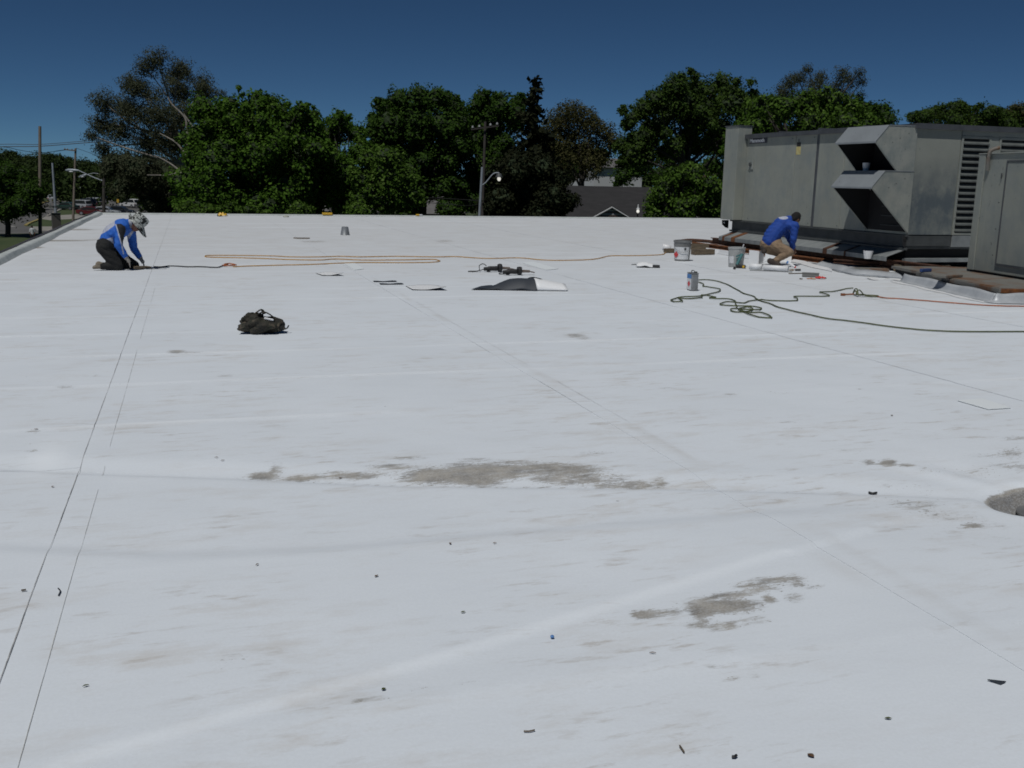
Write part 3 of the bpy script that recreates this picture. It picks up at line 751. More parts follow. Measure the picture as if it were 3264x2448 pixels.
for i in range(26):
    p = F4o.lerp(FC, i/25*1.0); o_ = -dirX
    w = .02*math.sin(i*.7); g.append([Vector((p.x, p.y, .0085))+o_*(.06), Vector((p.x, p.y, .0095))+o_*(.12+w), Vector((p.x, p.y, .0075))+o_*(.20+w*1.5)])
m.sheet(g, .003); m.build('membrane_apron', M_WFLASH, fl2)
fl1 = thing('galvanised_flashing', 'bare grey flashing strip along the curb below the long air handler', 'flashing', (10.9, 15, 0))
flashing([gp(2600, 851), gp(2654, 862), gp(2720, 877), gp(2800, 884), gp(2889, 893)], .10, .02, 'flashing_sheet', M_GALV, fl1, lean=.12, seed=8)
m = MB(); g = []
for i, (a, b_) in enumerate([(2885, 897), (2850, 893), (2800, 894), (2775, 888)]):
    p = gp(a, b_); g.append([Vector((p.x-.10, p.y, .012+.01*(i % 2))), Vector((p.x+.02, p.y+.02, .03))])
m.sheet(g, .004); m.build('loose_strip', M_WFLASH, fl1)
m = MB(); g = []
for i, (a, b_, w) in enumerate([(2528, 834, .09), (2560, 840, .12), (2600, 853, .10), (2640, 862, .06), (2655, 867, .02)]):
    p = gp(a, b_); g.append([Vector((p.x-w, p.y, .012)), Vector((p.x+w*.6, p.y+.05, .045))])
m.sheet(g, .004); solo('white_strip', m, M_WHITE, 'curved strip of white membrane lying beside the grey flashing', 'strip')

# ---- rails, blocks and scrap below the units
def rail(a, b_, z0, z1, w, mt, label, name='steel_rail', cat='rail', group=None):
    m = MB(); a, b_ = Vector(a), Vector(b_); h = z1-z0
    for dz, hh, ww in ((0, .018, w), (h-.018, .018, w), (.018, h-.036, .02)):
        m.beam((a.x, a.y, z0+dz+hh/2), (b_.x, b_.y, z0+dz+hh/2), ww, hh)
    return solo(name, m, mt, label, cat, group, loc=(a.x, a.y, z0), bevel=.002)
rail((X1-.10, 22.0, 0), (X1-.10, 14.1, 0), .045, .196, .12, M_RUST, 'rusted steel beam running lengthwise under the long air handler')
rail((11.45, 21.6, 0), (11.62, 16.6, 0), .028, .118, .09, M_RUSTO, 'orange rusted rail lying in front of the sloping skirt')
rail((11.75, 16.4, 0), (13.5, 13.85, 0), .048, .125, .09, M_RUST, 'rusted rail lying askew between the air handler and the platform')
def block(px, py, sx, sy, sz, rz, mt, label, z=0.0, name='timber_block', cat='block', group=None):
    p = gp(px, py, z); zz = z+.008
    m = MB(); m.obox((0, 0, sz/2), (sx, sy, sz), rz); o = m.build(name, mt, None, bevel=.006); o.location = (p.x, p.y, zz)
    return tag(o, label, cat, group)
block(2240, 812, .52, .16, .11, .15, M_WOOD, 'dark timber block beside the grey pail near the orange cord')
block(2135, 806, .26, .12, .085, .1, M_WOOD, 'short timber block at the end of the yellow extension cord')
block(2225, 795, .50, .10, .12, -.05, M_WOOD, 'dark timber block behind the grey pail touching the rusted rail')
block(2905, 872, .32, .20, .10, .5, M_WOODP, 'pale timber block under the gap between the two units')
block(2990, 862, .62, .14, .09, .35, M_WOODP, 'long brown timber offcut in front of the black curb recess')
block(2870, 866, .20, .16, .12, .2, M_WOOD, 'small dark timber chock at the near corner of the air handler')
block(2760, 868, .75, .22, .07, -.35, M_RUSTG, 'grey rusty plate lying under the sloping skirt', name='steel_plate', cat='plate')
block(3020, 885, .45, .22, .04, .3, M_RUSTG, 'grey lump of metal scrap on the platform edge', z=.19, name='steel_scrap', cat='scrap')
block(2950, 868, .24, .05, .05, .25, mat('blue_tool', (.02, .05, .16), .4), 'dark blue tool lying on the scrap by the platform', z=.19, name='blue_tool', cat='tool')
block(2390, 790, .35, .25, .05, .2, M_RUSTO, 'orange rusted plate at the far end of the skirt', name='rusted_plate', cat='plate')
m = MB(); p = gp(2200, 778); m.tube(smooth_path([(p.x-.3, p.y+.2, .04), (p.x+.1, p.y+.1, .09), (p.x+.8, p.y-.3, .05)], 5), .04, 8); solo('rusted_pipe', m, M_RUST, 'short rusted pipe behind the timber blocks', 'pipe')
m = MB(); m.tube([(X1-.60, 21.8, .03), (X1-.62, 17.2, .03)], .03, 8); solo('steel_pipe', m, M_RUST, 'thin rusted pipe lying along the foot of the skirt', 'pipe')
# white cups and a pail on the hood
def cup(p, r0, r1, h, label, name='plastic_cup', cat='cup'):
    m = MB(); m.lathe([(r0, 0), (r1, h), (r1+.004, h), (r1+.004, h-.008), (r0+.003, -.0)], (0, 0, 0), 18, cap1=False)
    m.lathe([(r0*.98, .004), (r0*.98, .006)], (0,0,0), 18)
    o = m.build(name, M_WHITE, None, smooth=True); o.location = p; return tag(o, label, cat)
cup((11.95, 15.95, 1.788), .05, .068, .14, 'white plastic cup standing on the lower intake hood')
pc = on(2701, 826, 1, 15.35); cup((11.86, 15.55, .2), .06, .085, .145, 'white plastic cup left by the foot of the sloping skirt')

# ================================================================== THINGS LYING ON THE ROOF
def view_frame(p):
    """horizontal axes at a spot: u to the right in the picture, v toward the camera"""
    d = Vector((p[0], p[1], 0)).normalized(); v = -d; u = Vector((d.y, -d.x, 0)); return u, v
def rz_of(vec): return math.atan2(vec.y, vec.x)
M_STEEL = mat('dull_steel', (.30, .305, .31), .42, metal=.5, col2=(.22, .22, .215), scale=8)
M_PAILG = mat('pail_grey', (.215, .22, .215), .5, metal=.2, col2=(.15, .15, .145), scale=7)
M_LABW = mat('label_white', (.62, .63, .64), .5, fine=.03)
M_RED = mat('label_red', (.55, .045, .05), .5, fine=.03); M_BLUE = mat('label_blue', (.06, .19, .45), .5, fine=.03)
M_TEAL = mat('teal_paint', (.055, .16, .165), .4)
M_YELL = mat('yellow_paint', (.62, .38, .03), .5)
M_CORDY = mat('cord_yellow', (.48, .26, .045), .5, col2=(.36, .17, .03), scale=20)
M_CORDG = mat('cord_green', (.085, .10, .035), .5, col2=(.045, .055, .025), scale=15)
M_CORDO = mat('cord_orange', (.38, .10, .02), .5, col2=(.24, .065, .02), scale=15)
M_SHBLK = mat('membrane_underside', (.030, .036, .046), .62, fine=.06, bump=.05)
M_SHWHT = mat('membrane_top', (.74, .75, .76), .5, fine=.03)
M_REDC = mat('red_rag', (.52, .035, .03), .8, bump=.3)

# ---- grey pail with hazard label
p = gp(2173, 831); k = pxm(depth_of(p)); u, v = view_frame(p)
pail = thing('metal_pail', 'grey metal pail with white hazard label beside the timber blocks', 'pail', (p.x, p.y, .004))
m = MB(); m.lathe([(.142, 0), (.146, .012), (.158, .20), (.166, .375), (.172, .378), (.172, .392), (.163, .392), (.155, .20), (.139, .02)], p+Vector((0,0,.004)), 32, cap1=True); m.build('pail_body', M_PAILG, pail, smooth=True)
m = MB(); m.lathe([(.1745, .352), (.178, .36), (.178, .392), (.160, .396)], p+Vector((0,0,.004)), 32, cap0=False, cap1=False); m.build('pail_rim', M_PAILG, pail, smooth=True)
def wrap(prof_r, z0, z1, a0, a1, c, name, mt, par, n=14, off=.0025, taper=.05):
    m = MB(); g = []
    for i in range(n+1):
        a = a0+(a1-a0)*i/n; row = []
        for z in (z0, (z0+z1)/2, z1):
            r = prof_r+taper*z+off; row.append(Vector(c)+Vector((r*math.cos(a), r*math.sin(a), z)))
        g.append(row)
    m.sheet(g); return m.build(name, mt, par, smooth=True)
av = rz_of(v)
lb = wrap(.1455, .03, .27, av-1.25, av+.95, p+Vector((0,0,.004)), 'label', M_LABW, pail, taper=.054)
def diamond(c, ax, az, s, name, mt, par, nrm, off=.004):
    c = Vector(c)+Vector(nrm)*off; m = MB()
    m.add([c-ax*s, c-az*s, c+ax*s, c+az*s], [(0,1,2,3)]); return m.build(name, mt, par, fix=False)
an = av-.82; nr = Vector((math.cos(an), math.sin(an), 0)); tx = Vector((-nr.y, nr.x, 0))
diamond(p+nr*.1535+Vector((0,0,.125)), tx, Vector((0,0,1)), .066, 'hazard_diamond', M_RED, lb, nr, .005)
an = av+.35; nr = Vector((math.cos(an), math.sin(an), 0)); tx = Vector((-nr.y, nr.x, 0))
m = MB(); c = p+nr*.165+Vector((0,0,.235)); m.add([c-tx*.02-Vector((0,0,.02)), c+tx*.02-Vector((0,0,.02)), c+tx*.02+Vector((0,0,.025)), c-tx*.02+Vector((0,0,.025))], [(0,1,2,3)]); m.build('label_mark', M_FRAME, lb, fix=False)
m = MB(); m.tube(smooth_path([p+u*.172+Vector((0,0,.33)), p+u*.14+v*.12+Vector((0,0,.22)), p+v*.175+Vector((0,0,.17)), p-u*.13+v*.12+Vector((0,0,.24)), p-u*.172+Vector((0,0,.33))], 5), .0035, 6); m.build('bail_handle', M_STEEL, pail)

# ---- solvent can
p = gp(2206, 926); u, v = view_frame(p)
can = thing('solvent_can', 'rectangular silver solvent can with blue label where the green cord starts', 'can', (p.x, p.y, .004))
th = math.radians(64); aL = (u*math.cos(th)+v*math.sin(th)).normalized(); bL = Vector((-aL.y, aL.x, 0))
if bL.dot(v) > 0: bL = -bL
def cp(a, b, z): return p+Vector((0,0,.004))+aL*a+bL*b+Vector((0,0,z))
W, D, Hc = .165, .105, .245
m = MB(); pr = []
for sx, sy in ((-1,-1),(1,-1),(1,1),(-1,1)): pr.append((sx*W/2, sy*D/2))
vs = [cp(a, b, 0) for a, b in pr]+[cp(a, b, Hc) for a, b in pr]
m.add(vs, [(3,2,1,0),(4,5,6,7),(0,1,5,4),(1,2,6,5),(2,3,7,6),(3,0,4,7)]); m.build('can_body', M_STEEL, can, bevel=.012)
m = MB(); vs = [cp(a*1.03, b*1.04, Hc-.004) for a, b in pr]+[cp(a*1.03, b*1.04, Hc+.006) for a, b in pr]
m.add(vs, [(3,2,1,0),(4,5,6,7),(0,1,5,4),(1,2,6,5),(2,3,7,6),(3,0,4,7)]); m.build('can_rim', M_STEEL, can, bevel=.003)
# the label wraps the broad face turned to the left
nb = bL if bL.dot(v) > 0 else -bL
s_ = 1 if nb == bL else -1
def lf(a0, a1, z0, z1, nm, mt, par, off=.002):
    m = MB(); b = s_*(D/2+off); q = [cp(a0, b, z0), cp(a1, b, z0), cp(a1, b, z1), cp(a0, b, z1)]; m.add(q, [(0,1,2,3)]); return m.build(nm, mt, par, fix=False)
lab = lf(-W/2+.012, W/2-.012, .012, Hc-.012, 'label', M_LABW, can)
lf(-W/2+.014, W/2-.014, Hc-.075, Hc-.014, 'label_band', M_BLUE, lab, .0035)
diamond(cp(0, s_*(D/2+.0035), .095), aL, Vector((0,0,1)), .045, 'hazard_diamond', M_RED, lab, nb*1.0, .0008)
m = MB(); m.tube(smooth_path([cp(-.05, 0, Hc), cp(-.045, 0, Hc+.03), cp(.0, 0, Hc+.036), cp(.045, 0, Hc+.03), cp(.05, 0, Hc)], 4), .006, 6); m.build('handle', M_FRAME, can)
m = MB(); m.lathe([(.018, 0), (.018, .018), (.012, .02)], cp(.055, .02, Hc+.006), 14); m.build('screw_cap', M_FRAME, can)

# ---- translucent pail, caulking gun, tape case
M_CLEAR = mat('milky_plastic', (.50, .51, .50), .35, fine=.02, trans=.35)
p = gp(2345, 851); u, v = view_frame(p)
cpl = thing('plastic_pail', 'translucent white plastic pail holding a putty stick beside the kneeling worker', 'pail', (p.x, p.y, .004))
m = MB(); m.lathe([(.13, 0), (.134, .01), (.152, .33), (.160, .335), (.160, .36), (.153, .36), (.146, .33), (.127, .012)], p+Vector((0,0,.004)), 28, cap1=False); m.build('pail_body', M_CLEAR, cpl, smooth=True)
lb = wrap(.134, .07, .20, av-1.1, av-.35, p+Vector((0,0,.004)), 'label', M_LABW, cpl, taper=.055)
m = MB(); m.tube([p+u*.02+Vector((0,0,.05)), p+u*.12+Vector((0,0,.42))], .010, 6)
solo('putty_stick', m, M_WHITE, 'white stick leaning out of the translucent pail', 'stick')
g0 = p+u*.01+v*.235; gun = thing('caulking_gun', 'teal caulking gun leaning against the translucent pail', 'caulking gun', (g0.x, g0.y, .004))
a = p+u*.00+v*.26+Vector((0,0,.015)); b = p+u*.12+v*.165+Vector((0,0,.30)); d = (b-a).normalized()
m = MB(); m.tube([a+d*.05, a+d*.27], .028, 14); m.build('barrel', M_TEAL, gun, smooth=True)
m = MB(); m.tube([a+d*.02, a+d*.05], [.010, .024], 10); m.build('nozzle', M_BLACK, gun)
m = MB(); m.tube([a+d*.27, a+d*.40], .006, 6); m.build('push_rod', M_STEEL, gun)
m = MB(); m.beam(a+d*.27, a+d*.25-u*.10+Vector((0,0,-.03)), .02, .025); m.build('handle', M_TEAL, gun, bevel=.004)
m = MB(); m.beam(a+d*.22, a+d*.20-u*.075+Vector((0,0,-.03)), .014, .018); m.build('trigger', M_TEAL, gun, bevel=.003)
q = gp(2361, 855); u, v = view_frame(q)
tcase = thing('tool_case', 'small black and yellow tool case in front of the translucent pail', 'tool case', (q.x, q.y, .004))
m = MB(); m.obox(q+Vector((0,0,.034)), (.17, .09, .058), rz_of(u)); m.build('case_body', M_BLACK, tcase, bevel=.008)
m = MB(); m.obox(q+u*.045+v*.047+Vector((0,0,.034)), (.035, .004, .04), rz_of(u)); m.build('yellow_badge', M_YELL, tcase)
m = MB(); q2 = gp(2341, 859); m.lathe([(.022, 0), (.024, .01), (.02, .045)], q2+Vector((0,0,.006)), 14); solo('lost_bottle_cap', m, M_BLACK, 'small black cap on the roof below the caulking gun', 'cap')

# ---- white membrane pieces round the kneeling worker
def roll(p0, p1, r, label):
    a, b = gp(*p0), gp(*p1); d = (b-a).normalized(); n = Vector((-d.y, d.x, 0)); m = MB(); g = []
    for i in range(30):                                    # spiral section
        t = i/29; an = t*2*math.pi*1.75; rr = r*(1-.18*t)
        off = n*(rr*math.cos(an))+Vector((0,0, rr*math.sin(an)+r+.004)); g.append([a+off, b+off])
    m.sheet(g); o = m.build('membrane_roll', M_SHWHT, None, smooth=True, fix=False)
    sm = o.modifiers.new('t', 'SOLIDIFY'); sm.thickness = .003
    return tag(o, label, 'roll', 'membrane rolls by the kneeling worker')
roll((2388, 858), (2428, 860), .048, 'short white membrane roll nearest the translucent pail')
roll((2433, 861), (2512, 866), .046, 'long white membrane roll in front of the worker\'s shoe')
m = MB(); a, b = gp(2390, 863), gp(2525, 869); m.beam(a+Vector((0,0,.012)), b+Vector((0,0,.012)), .03, .008); solo('dark_strip', m, M_FRAME, 'thin dark strip lying along the white membrane rolls', 'strip')  # thin dark beam along the foot of the rolls
def upright(pts, name, label, mt=None, cat='membrane'):
    """bent sheet standing on edge: pts = (px, py on the roof, height, lean)"""
    g = []
    for (px, py, h, ln) in pts:
        c = gp(px, py); u, v = view_frame(c); g.append([c+Vector((0,0,.006)), c-v*ln*.5+Vector((0,0,h*.5)), c-v*ln+Vector((0,0,h))])
    m = MB(); m.sheet(g); o = m.build(name, mt or M_SHWHT, None, fix=False)
    sm = o.modifiers.new('t', 'SOLIDIFY'); sm.thickness = .004; return tag(o, label, cat)
upright([(2386, 842, .27, .02), (2414, 845, .265, .03), (2417, 845, .26, .03), (2432, 839, .25, .06)], 'flashing_piece', 'bent white flashing piece standing beside the worker\'s left knee')
upright([(2438, 833, .17, .03), (2480, 836, .16, .03), (2522, 838, .17, .04)], 'flashing_piece', 'white membrane upstand behind the worker\'s lower leg')
upright([(2517, 828, .10, .12), (2545, 832, .09, .12)], 'flashing_piece', 'small white membrane tab right of the worker\'s knee')
upright([(2250, 806, .11, .02), (2290, 810, .10, .03), (2325, 816, .09, .03), (2390, 826, .08, .03)], 'flashing_piece', 'low white membrane upstand running behind the translucent pail')
# ---- tools by the shoe
q = gp(2524, 858); u, v = view_frame(q)
tube_ = thing('sealant_tube', 'white sealant tube with blue and red ends beside the shoe', 'tube', (q.x, q.y, .004))
a = q-u*.09-v*.02+Vector((0,0,.12)); b = q+u*.07+Vector((0,0,.03)); d = (b-a).normalized()
m = MB(); m.tube([a, a.lerp(b, .85)], .024, 12); m.build('tube_body', M_WHITE, tube_, smooth=True)
m = MB(); m.tube([a-d*.012, a+d*.02], .0255, 12); m.build('blue_end', M_BLUE, tube_)
m = MB(); m.tube([a.lerp(b, .85), b], [.024, .010], 10); m.build('red_tip', M_RED, tube_)
q = gp(2530, 864); u, v = view_frame(q)
pl2 = thing('hand_trowel', 'small trowel with black handle beside the sealant tube', 'trowel', (q.x, q.y, .004))
m = MB(); m.tube([q+u*.02+Vector((0,0,.022)), q+u*.12+Vector((0,0,.026))], .018, 8); m.build('handle', M_BLACK, pl2, smooth=True)
m = MB(); m.add([q-u*.14+Vector((0,0,.012)), q-u*.02+v*.05+Vector((0,0,.012)), q+u*.02+Vector((0,0,.020)), q-u*.02-v*.05+Vector((0,0,.03))], [(0,1,2,3)]); o = m.build('blade', M_WOODP, pl2, fix=False); o.modifiers.new('t', 'SOLIDIFY').thickness = .003
q = gp(2583, 883); u, v = view_frame(q)
tray = thing('grey_tray', 'flat grey tray on the roof left of the red rag', 'tray', (q.x, q.y, .004))
m = MB(); m.obox(q+Vector((0,0,.034)), (.27, .14, .056), rz_of(u)); m.build('tray_body', M_GREYPL, tray, bevel=.008)
m = MB(); m.obox(q+Vector((0,0,.066)), (.28, .15, .008), rz_of(u)); m.build('tray_lid', M_GREYPL, tray, bevel=.003)
m = MB(); m.beam(gp(2514, 874)+Vector((0,0,.012)), gp(2558, 873)+Vector((0,0,.012)), .02, .012); solo('thin_rod', m, M_WOOD, 'thin brown rod pointing at the grey tray', 'rod')
def crumple(p, sx, sy, sz, seed, n=14):
    r = random.Random(seed); u, v = view_frame(p); g = []
    for i in range(n):
        row = []
        for j in range(n):
            a = (i/(n-1)-.5)*2; b = (j/(n-1)-.5)*2; e = max(0, 1-.5*(a*a+b*b))
            z = sz*e*(.55+.45*math.sin(a*5+seed)*math.cos(b*4+seed*2))+r.random()*sz*.10
            w = 1+.2*math.sin(math.atan2(b, a)*3+seed)
            row.append(p+u*(a*sx/2*w)+v*(b*sy/2*w)+Vector((0,0,z+.006)))
        g.append(row)
    m = MB(); m.sheet(g, .004); return m
solo('red_rag', crumple(gp(2616, 889), .15, .10, .045, 3), M_REDC, 'crumpled red rag beside the grey tray', 'rag', smooth=True)
solo('yellow_wrapper', crumple(gp(2586, 890), .13, .06, .018, 5), mat('yellow_foil', (.42, .28, .10), .5, col2=(.45, .06, .03), scale=14), 'yellow and red wrapper in front of the grey tray', 'wrapper', smooth=True)
m = MB(); m.obox(gp(2553, 891)+Vector((0,0,.012)), (.05, .03, .012), .3); solo('brown_chip', m, M_WOOD, 'small brown chip left of the yellow wrapper', 'chip')

# ---- folded pad, paper cone
q = gp(2062, 852); u, v = view_frame(q)
pad = thing('folded_pad', 'folded white cloth lying on a black pad left of the solvent can', 'pad', (q.x, q.y, .004))
m = MB(); m.obox(q+u*.05+Vector((0,0,.024)), (.36, .20, .036), rz_of(u)); m.build('black_pad', M_BLACK, pad, bevel=.012)
g = []
for i in range(12):
    a = i/11; row = []
    for j in range(8):
        b = j/7-.5; row.append(q+u*(-.20+.30*a)+v*(b*.28)+Vector((0,0,.060-(.034 if j == 7 else (.012 if j == 6 else 0))+.032*math.sin(a*math.pi)*(1-b*b*1.6)+.006*math.sin(j*2+i)-(.04 if a < .05 else 0))))
    g.append(row)
m = MB(); m.sheet(g, .012); m.build('white_cloth', M_SHWHT, pad, smooth=True)
m = MB(); m.beam(gp(2013, 845)+Vector((0,0,.012)), gp(2032, 845)+Vector((0,0,.015)), .015, .012); m.build('stick', M_BLACK, pad)
q = gp(2123, 797); u, v = view_frame(q)
m = MB(); a = q-u*.08+Vector((0,0,.075)); b = q+u*.11+Vector((0,0,.05)); m.tube([a, b], [.070, .045], 18, cap=False); o = m.build('paper_cone', M_WHITE, None, smooth=True); o.modifiers.new('t', 'SOLIDIFY').thickness = .003
tag(o, 'white paper cone lying on its side by the short timber block', 'cone')

# ---- galvanised vent cone
q = gp(1100, 749)
m = MB(); m.lathe([(.125, 0), (.118, .006), (.082, .205), (.078, .205), (.112, .01)], (0,0,0), 28, cap0=False, cap1=False)
o = m.build('vent_cone', mat('vent_metal', (.23, .245, .26), .5, metal=.3, col2=(.16, .17, .18), scale=6), None, smooth=True); o.location = (q.x, q.y, .004); tag(o, 'grey metal vent cone standing alone toward the far roof edge', 'vent')

# ---- membrane offcuts
def curl_sheet(name, label, rows, parts=True):
    """rows: list of rows of (px, py, z): a loose sheet, white on top and black below"""
    g = [[gp(a, b)+Vector((0,0,z)) for a, b, z in row] for row in rows]
    def refine(g):
        cols = [smooth_path(c, 4) for c in zip(*g)]; g2 = [list(r) for r in zip(*cols)]
        return [smooth_path(r, 4) for r in g2]
    g = refine(g); return g
# big sheet: the black underside folded over, the right end still showing white
q = gp(1650, 922); u, v = view_frame(q)
big = thing('membrane_offcut', 'large membrane offcut, black side folded over and a white curl at right', 'offcut', (q.x, q.y, .004))
def Q(a, b, z): return q+u*a+v*b+Vector((0,0,z+.008))
k = pxm(depth_of(q))
prof = [(-.60, .16, .004, .003), (-.46, .10, .035, .02), (-.34, .04, .05, .045), (-.25, .0, .075, .12), (-.14, -.02, .14, .155), (-.02, -.02, .16, .165), (.10, -.02, .185, .19), (.20, -.02, .17, .19), (.30, -.01, .09, .16)]
g = []
for (a, bo, h0, h1) in prof:
    row = []
    for t in np.linspace(0, 1, 13):
        bb = .20-.46*t+bo*.3; z = h1*math.sin(math.pi*min(1, t*1.02))**.8 if h1 > .02 else h1
        sh = a+.12*(t-.3)
        z *= .80
        row.append(Q(sh, bb, max(.002, z)+.012*math.sin(a*17+t*5)*(h1 > .03)))
    g.append(row)
g = [smooth_path(r, 2) for r in zip(*[smooth_path(c, 3) for c in zip(*g)])]
m = MB(); m.sheet(g); o = m.build('black_fold', M_SHBLK, big, smooth=True, fix=False); o.modifiers.new('t', 'SOLIDIFY').thickness = .003
g = []
for i in range(16):                                        # white curl
    t = i/15; row = []
    for j in range(10):
        s = j/9; a = .17+.43*s+.10*(1-t); h = .155*(1-.5*s)
        an = math.pi*t; row.append(Q(a, .20*math.cos(an)-.02-.05*s, max(0.002, h*math.sin(an)*1.0)))
    g.append(row)
m = MB(); m.sheet(g); o = m.build('white_curl', M_SHWHT, big, smooth=True, fix=False); o.modifiers.new('t', 'SOLIDIFY').thickness = .003
m = MB(); g = [[Q(.14, -.20, .13), Q(.30, -.24, .125), Q(.42, -.22, .085)], [Q(.18, -.10, .155), Q(.30, -.13, .14), Q(.40, -.16, .095)], [Q(.22, -.02, .165), Q(.28, -.05, .15), Q(.36, -.10, .10)]]
m.sheet(g); o = m.build('black_flap', M_SHBLK, big, fix=False); o.modifiers.new('t', 'SOLIDIFY').thickness = .003
def small_off(px, py, w, d, label, seed, lift=.05):
    q = gp(px, py); u, v = view_frame(q); r = random.Random(seed); g = []
    for i in range(10):
        row = []
        for j in range(8):
            a = i/9-.5; b = j/7-.5
            z = .010+.022*math.sin(a*3+1.2)*max(0, .3-b)+lift*max(0, a*1.4+b*.9-.30)**1.2*.55+.010*max(0, -a-.3)*2
            row.append(q+u*(a*w+b*.1)+v*(b*d)+Vector((0,0,z)))
        g.append(row)
    th = thing('membrane_offcut', label, 'offcut', (q.x, q.y, .004))
    m = MB(); m.sheet([[p_+Vector((0,0,.004)) for p_ in r_] for r_ in g]); o = m.build('white_face', M_SHWHT, th, smooth=True, fix=False); o.modifiers.new('t', 'SOLIDIFY').thickness = .002
    m = MB(); m.sheet(g); o = m.build('black_face', M_SHBLK, th, smooth=True, fix=False); o.modifiers.new('t', 'SOLIDIFY').thickness = .002
small_off(1357, 920, .46, .46, 'white membrane offcut with dark curled corner left of the big black sheet', 1, .10)
small_off(1050, 876, .32, .36, 'small white membrane offcut below the yellow extension cord', 2, .09)
def strip(pa, pb, w, label):
    a, b = gp(*pa), gp(*pb); d = (b-a).normalized(); n = Vector((-d.y, d.x, 0)); m = MB(); g = []
    for i in range(9):
        t = i/8; c = a.lerp(b, t); g.append([c-n*w/2+Vector((0,0,.010+.004*math.sin(i))), c+n*w/2+Vector((0,0,.011+.004*math.sin(i+1)))])
    m.sheet(g, .004); return solo('membrane_strip', m, M_SHBLK, label, 'strip', 'pair of black strips')
strip((1191, 899), (1263, 898), .10, 'farther of the two black membrane strips lying side by side')
strip((1211, 907), (1284, 906), .11, 'nearer of the two black membrane strips lying side by side')
m = MB(); m.beam(gp(936, 760)+Vector((0,0,.012)), gp(987, 761)+Vector((0,0,.014)), .05, .02); solo('brown_lath', m, M_WOOD, 'short brown lath on the roof left of the vent cone', 'lath')

# ---- two hot air welders
def welder(px, py, label, coil, flip=0):
    q = gp(px, py); u, v = view_frame(q); d = (u*.96-v*.28).normalized(); n = Vector((-d.y, d.x, 0))
    t = thing('hot_air_welder', label, 'welder', (q.x, q.y, .004), group='hot air welders on the roof')
    z = Vector((0,0,1))
    m = MB(); m.tube(smooth_path([q-d*.20+z*.050, q-d*.12+z*.056, q-d*.02+z*.058, q+d*.03+z*.056], 4), [.030]*4+[.038]*4+[.040]*4+[.034], 12); m.build('motor_grip', M_BLACK, t, smooth=True)
    m = MB(); m.lathe([(.03, -.035), (.062, -.03), (.066, 0), (.062, .03), (.03, .035)], q+d*.07+z*.070, 16, R=Matrix.Rotation(rz_of(d), 3, 'Z') @ Matrix.Rotation(math.pi/2, 3, 'Y')); m.build('fan_housing', M_BLACK, t, smooth=True)
    m = MB(); m.tube([q+d*.10+z*.064, q+d*.24+z*.060], [.024, .020], 12); m.build('heater_tube', mat('scorched_steel', (.16, .12, .10), .5, metal=.5, col2=(.26, .22, .19), scale=10), t, smooth=True)
    m = MB(); m.beam(q+d*.24+z*.058, q+d*.32+z*.040, .055, .018); m.build('nozzle', MATS['scorched_steel'], t, bevel=.003)
    m = MB(); m.beam(q-d*.10+z*.030, q-d*.14+z*.008, .10, .016); m.build('stand_foot', M_BLACK, t)
    if coil:
        m = MB(); m.tube(smooth_path([q-d*.20+z*.05, q-d*.30+z*.02, q-d*.42+z*.012+n*.06, q-d*.46+z*.012, q-d*.38-n*.05+z*.012, q-d*.28+z*.03, q-d*.26+n*.07+z*.10, q-d*.20+n*.05+z*.13, q-d*.16+z*.10], 6), .007, 6)
    else:
        m = MB(); m.tube(smooth_path([q-d*.20+z*.05, q-d*.25+z*.03+n*.05, q-d*.22+n*.10+z*.012, q-d*.1+n*.13+z*.012], 6), .007, 6)
    m.build('power_cable', M_BLACK, t)
welder(1580, 867, 'black hot air welder with looped cable behind its twin', True)
welder(1642, 877, 'black hot air welder nearest the large black offcut', False)

# ---- camouflage bag
q = gp(838, 1066); u, v = view_frame(q)
def camo(name, cols, scale):
    m, nt, b = _nt(name); N = nt.nodes; L = nt.links; tc = N.new('ShaderNodeTexCoord')
    n = N.new('ShaderNodeTexNoise'); n.inputs['Scale'].default_value = scale; n.inputs['Detail'].default_value = 3; n.inputs['Distortion'].default_value = .8
    L.new(tc.outputs['Object'], n.inputs['Vector']); cr = N.new('ShaderNodeValToRGB'); cr.color_ramp.interpolation = 'CONSTANT'
    e = cr.color_ramp.elements
    while len(e) < len(cols): e.new(.5)
    for i, c in enumerate(cols): e[i].position = [0, .42, .50, .57, .64][i]; e[i].color = (*c, 1)
    L.new(n.outputs['Fac'], cr.inputs[0]); L.new(cr.outputs[0], b.inputs['Base Color']); b.inputs['Roughness'].default_value = .85
    n2 = N.new('ShaderNodeTexNoise'); n2.inputs['Scale'].default_value = 40; L.new(tc.outputs['Object'], n2.inputs['Vector'])
    bp = N.new('ShaderNodeBump'); bp.inputs['Strength'].default_value = .4; bp.inputs['Distance'].default_value = .01; L.new(n2.outputs['Fac'], bp.inputs['Height']); L.new(bp.outputs[0], b.inputs['Normal'])
    return m
M_CAMO = camo('camouflage_cloth', [(.012, .012, .009), (.028, .024, .017), (.018, .020, .012), (.070, .056, .040), (.011, .011, .009)], 9)
bag = thing('camouflage_bag', 'crumpled camouflage tool bag lying alone on the white roof', 'bag', (q.x, q.y, .004))
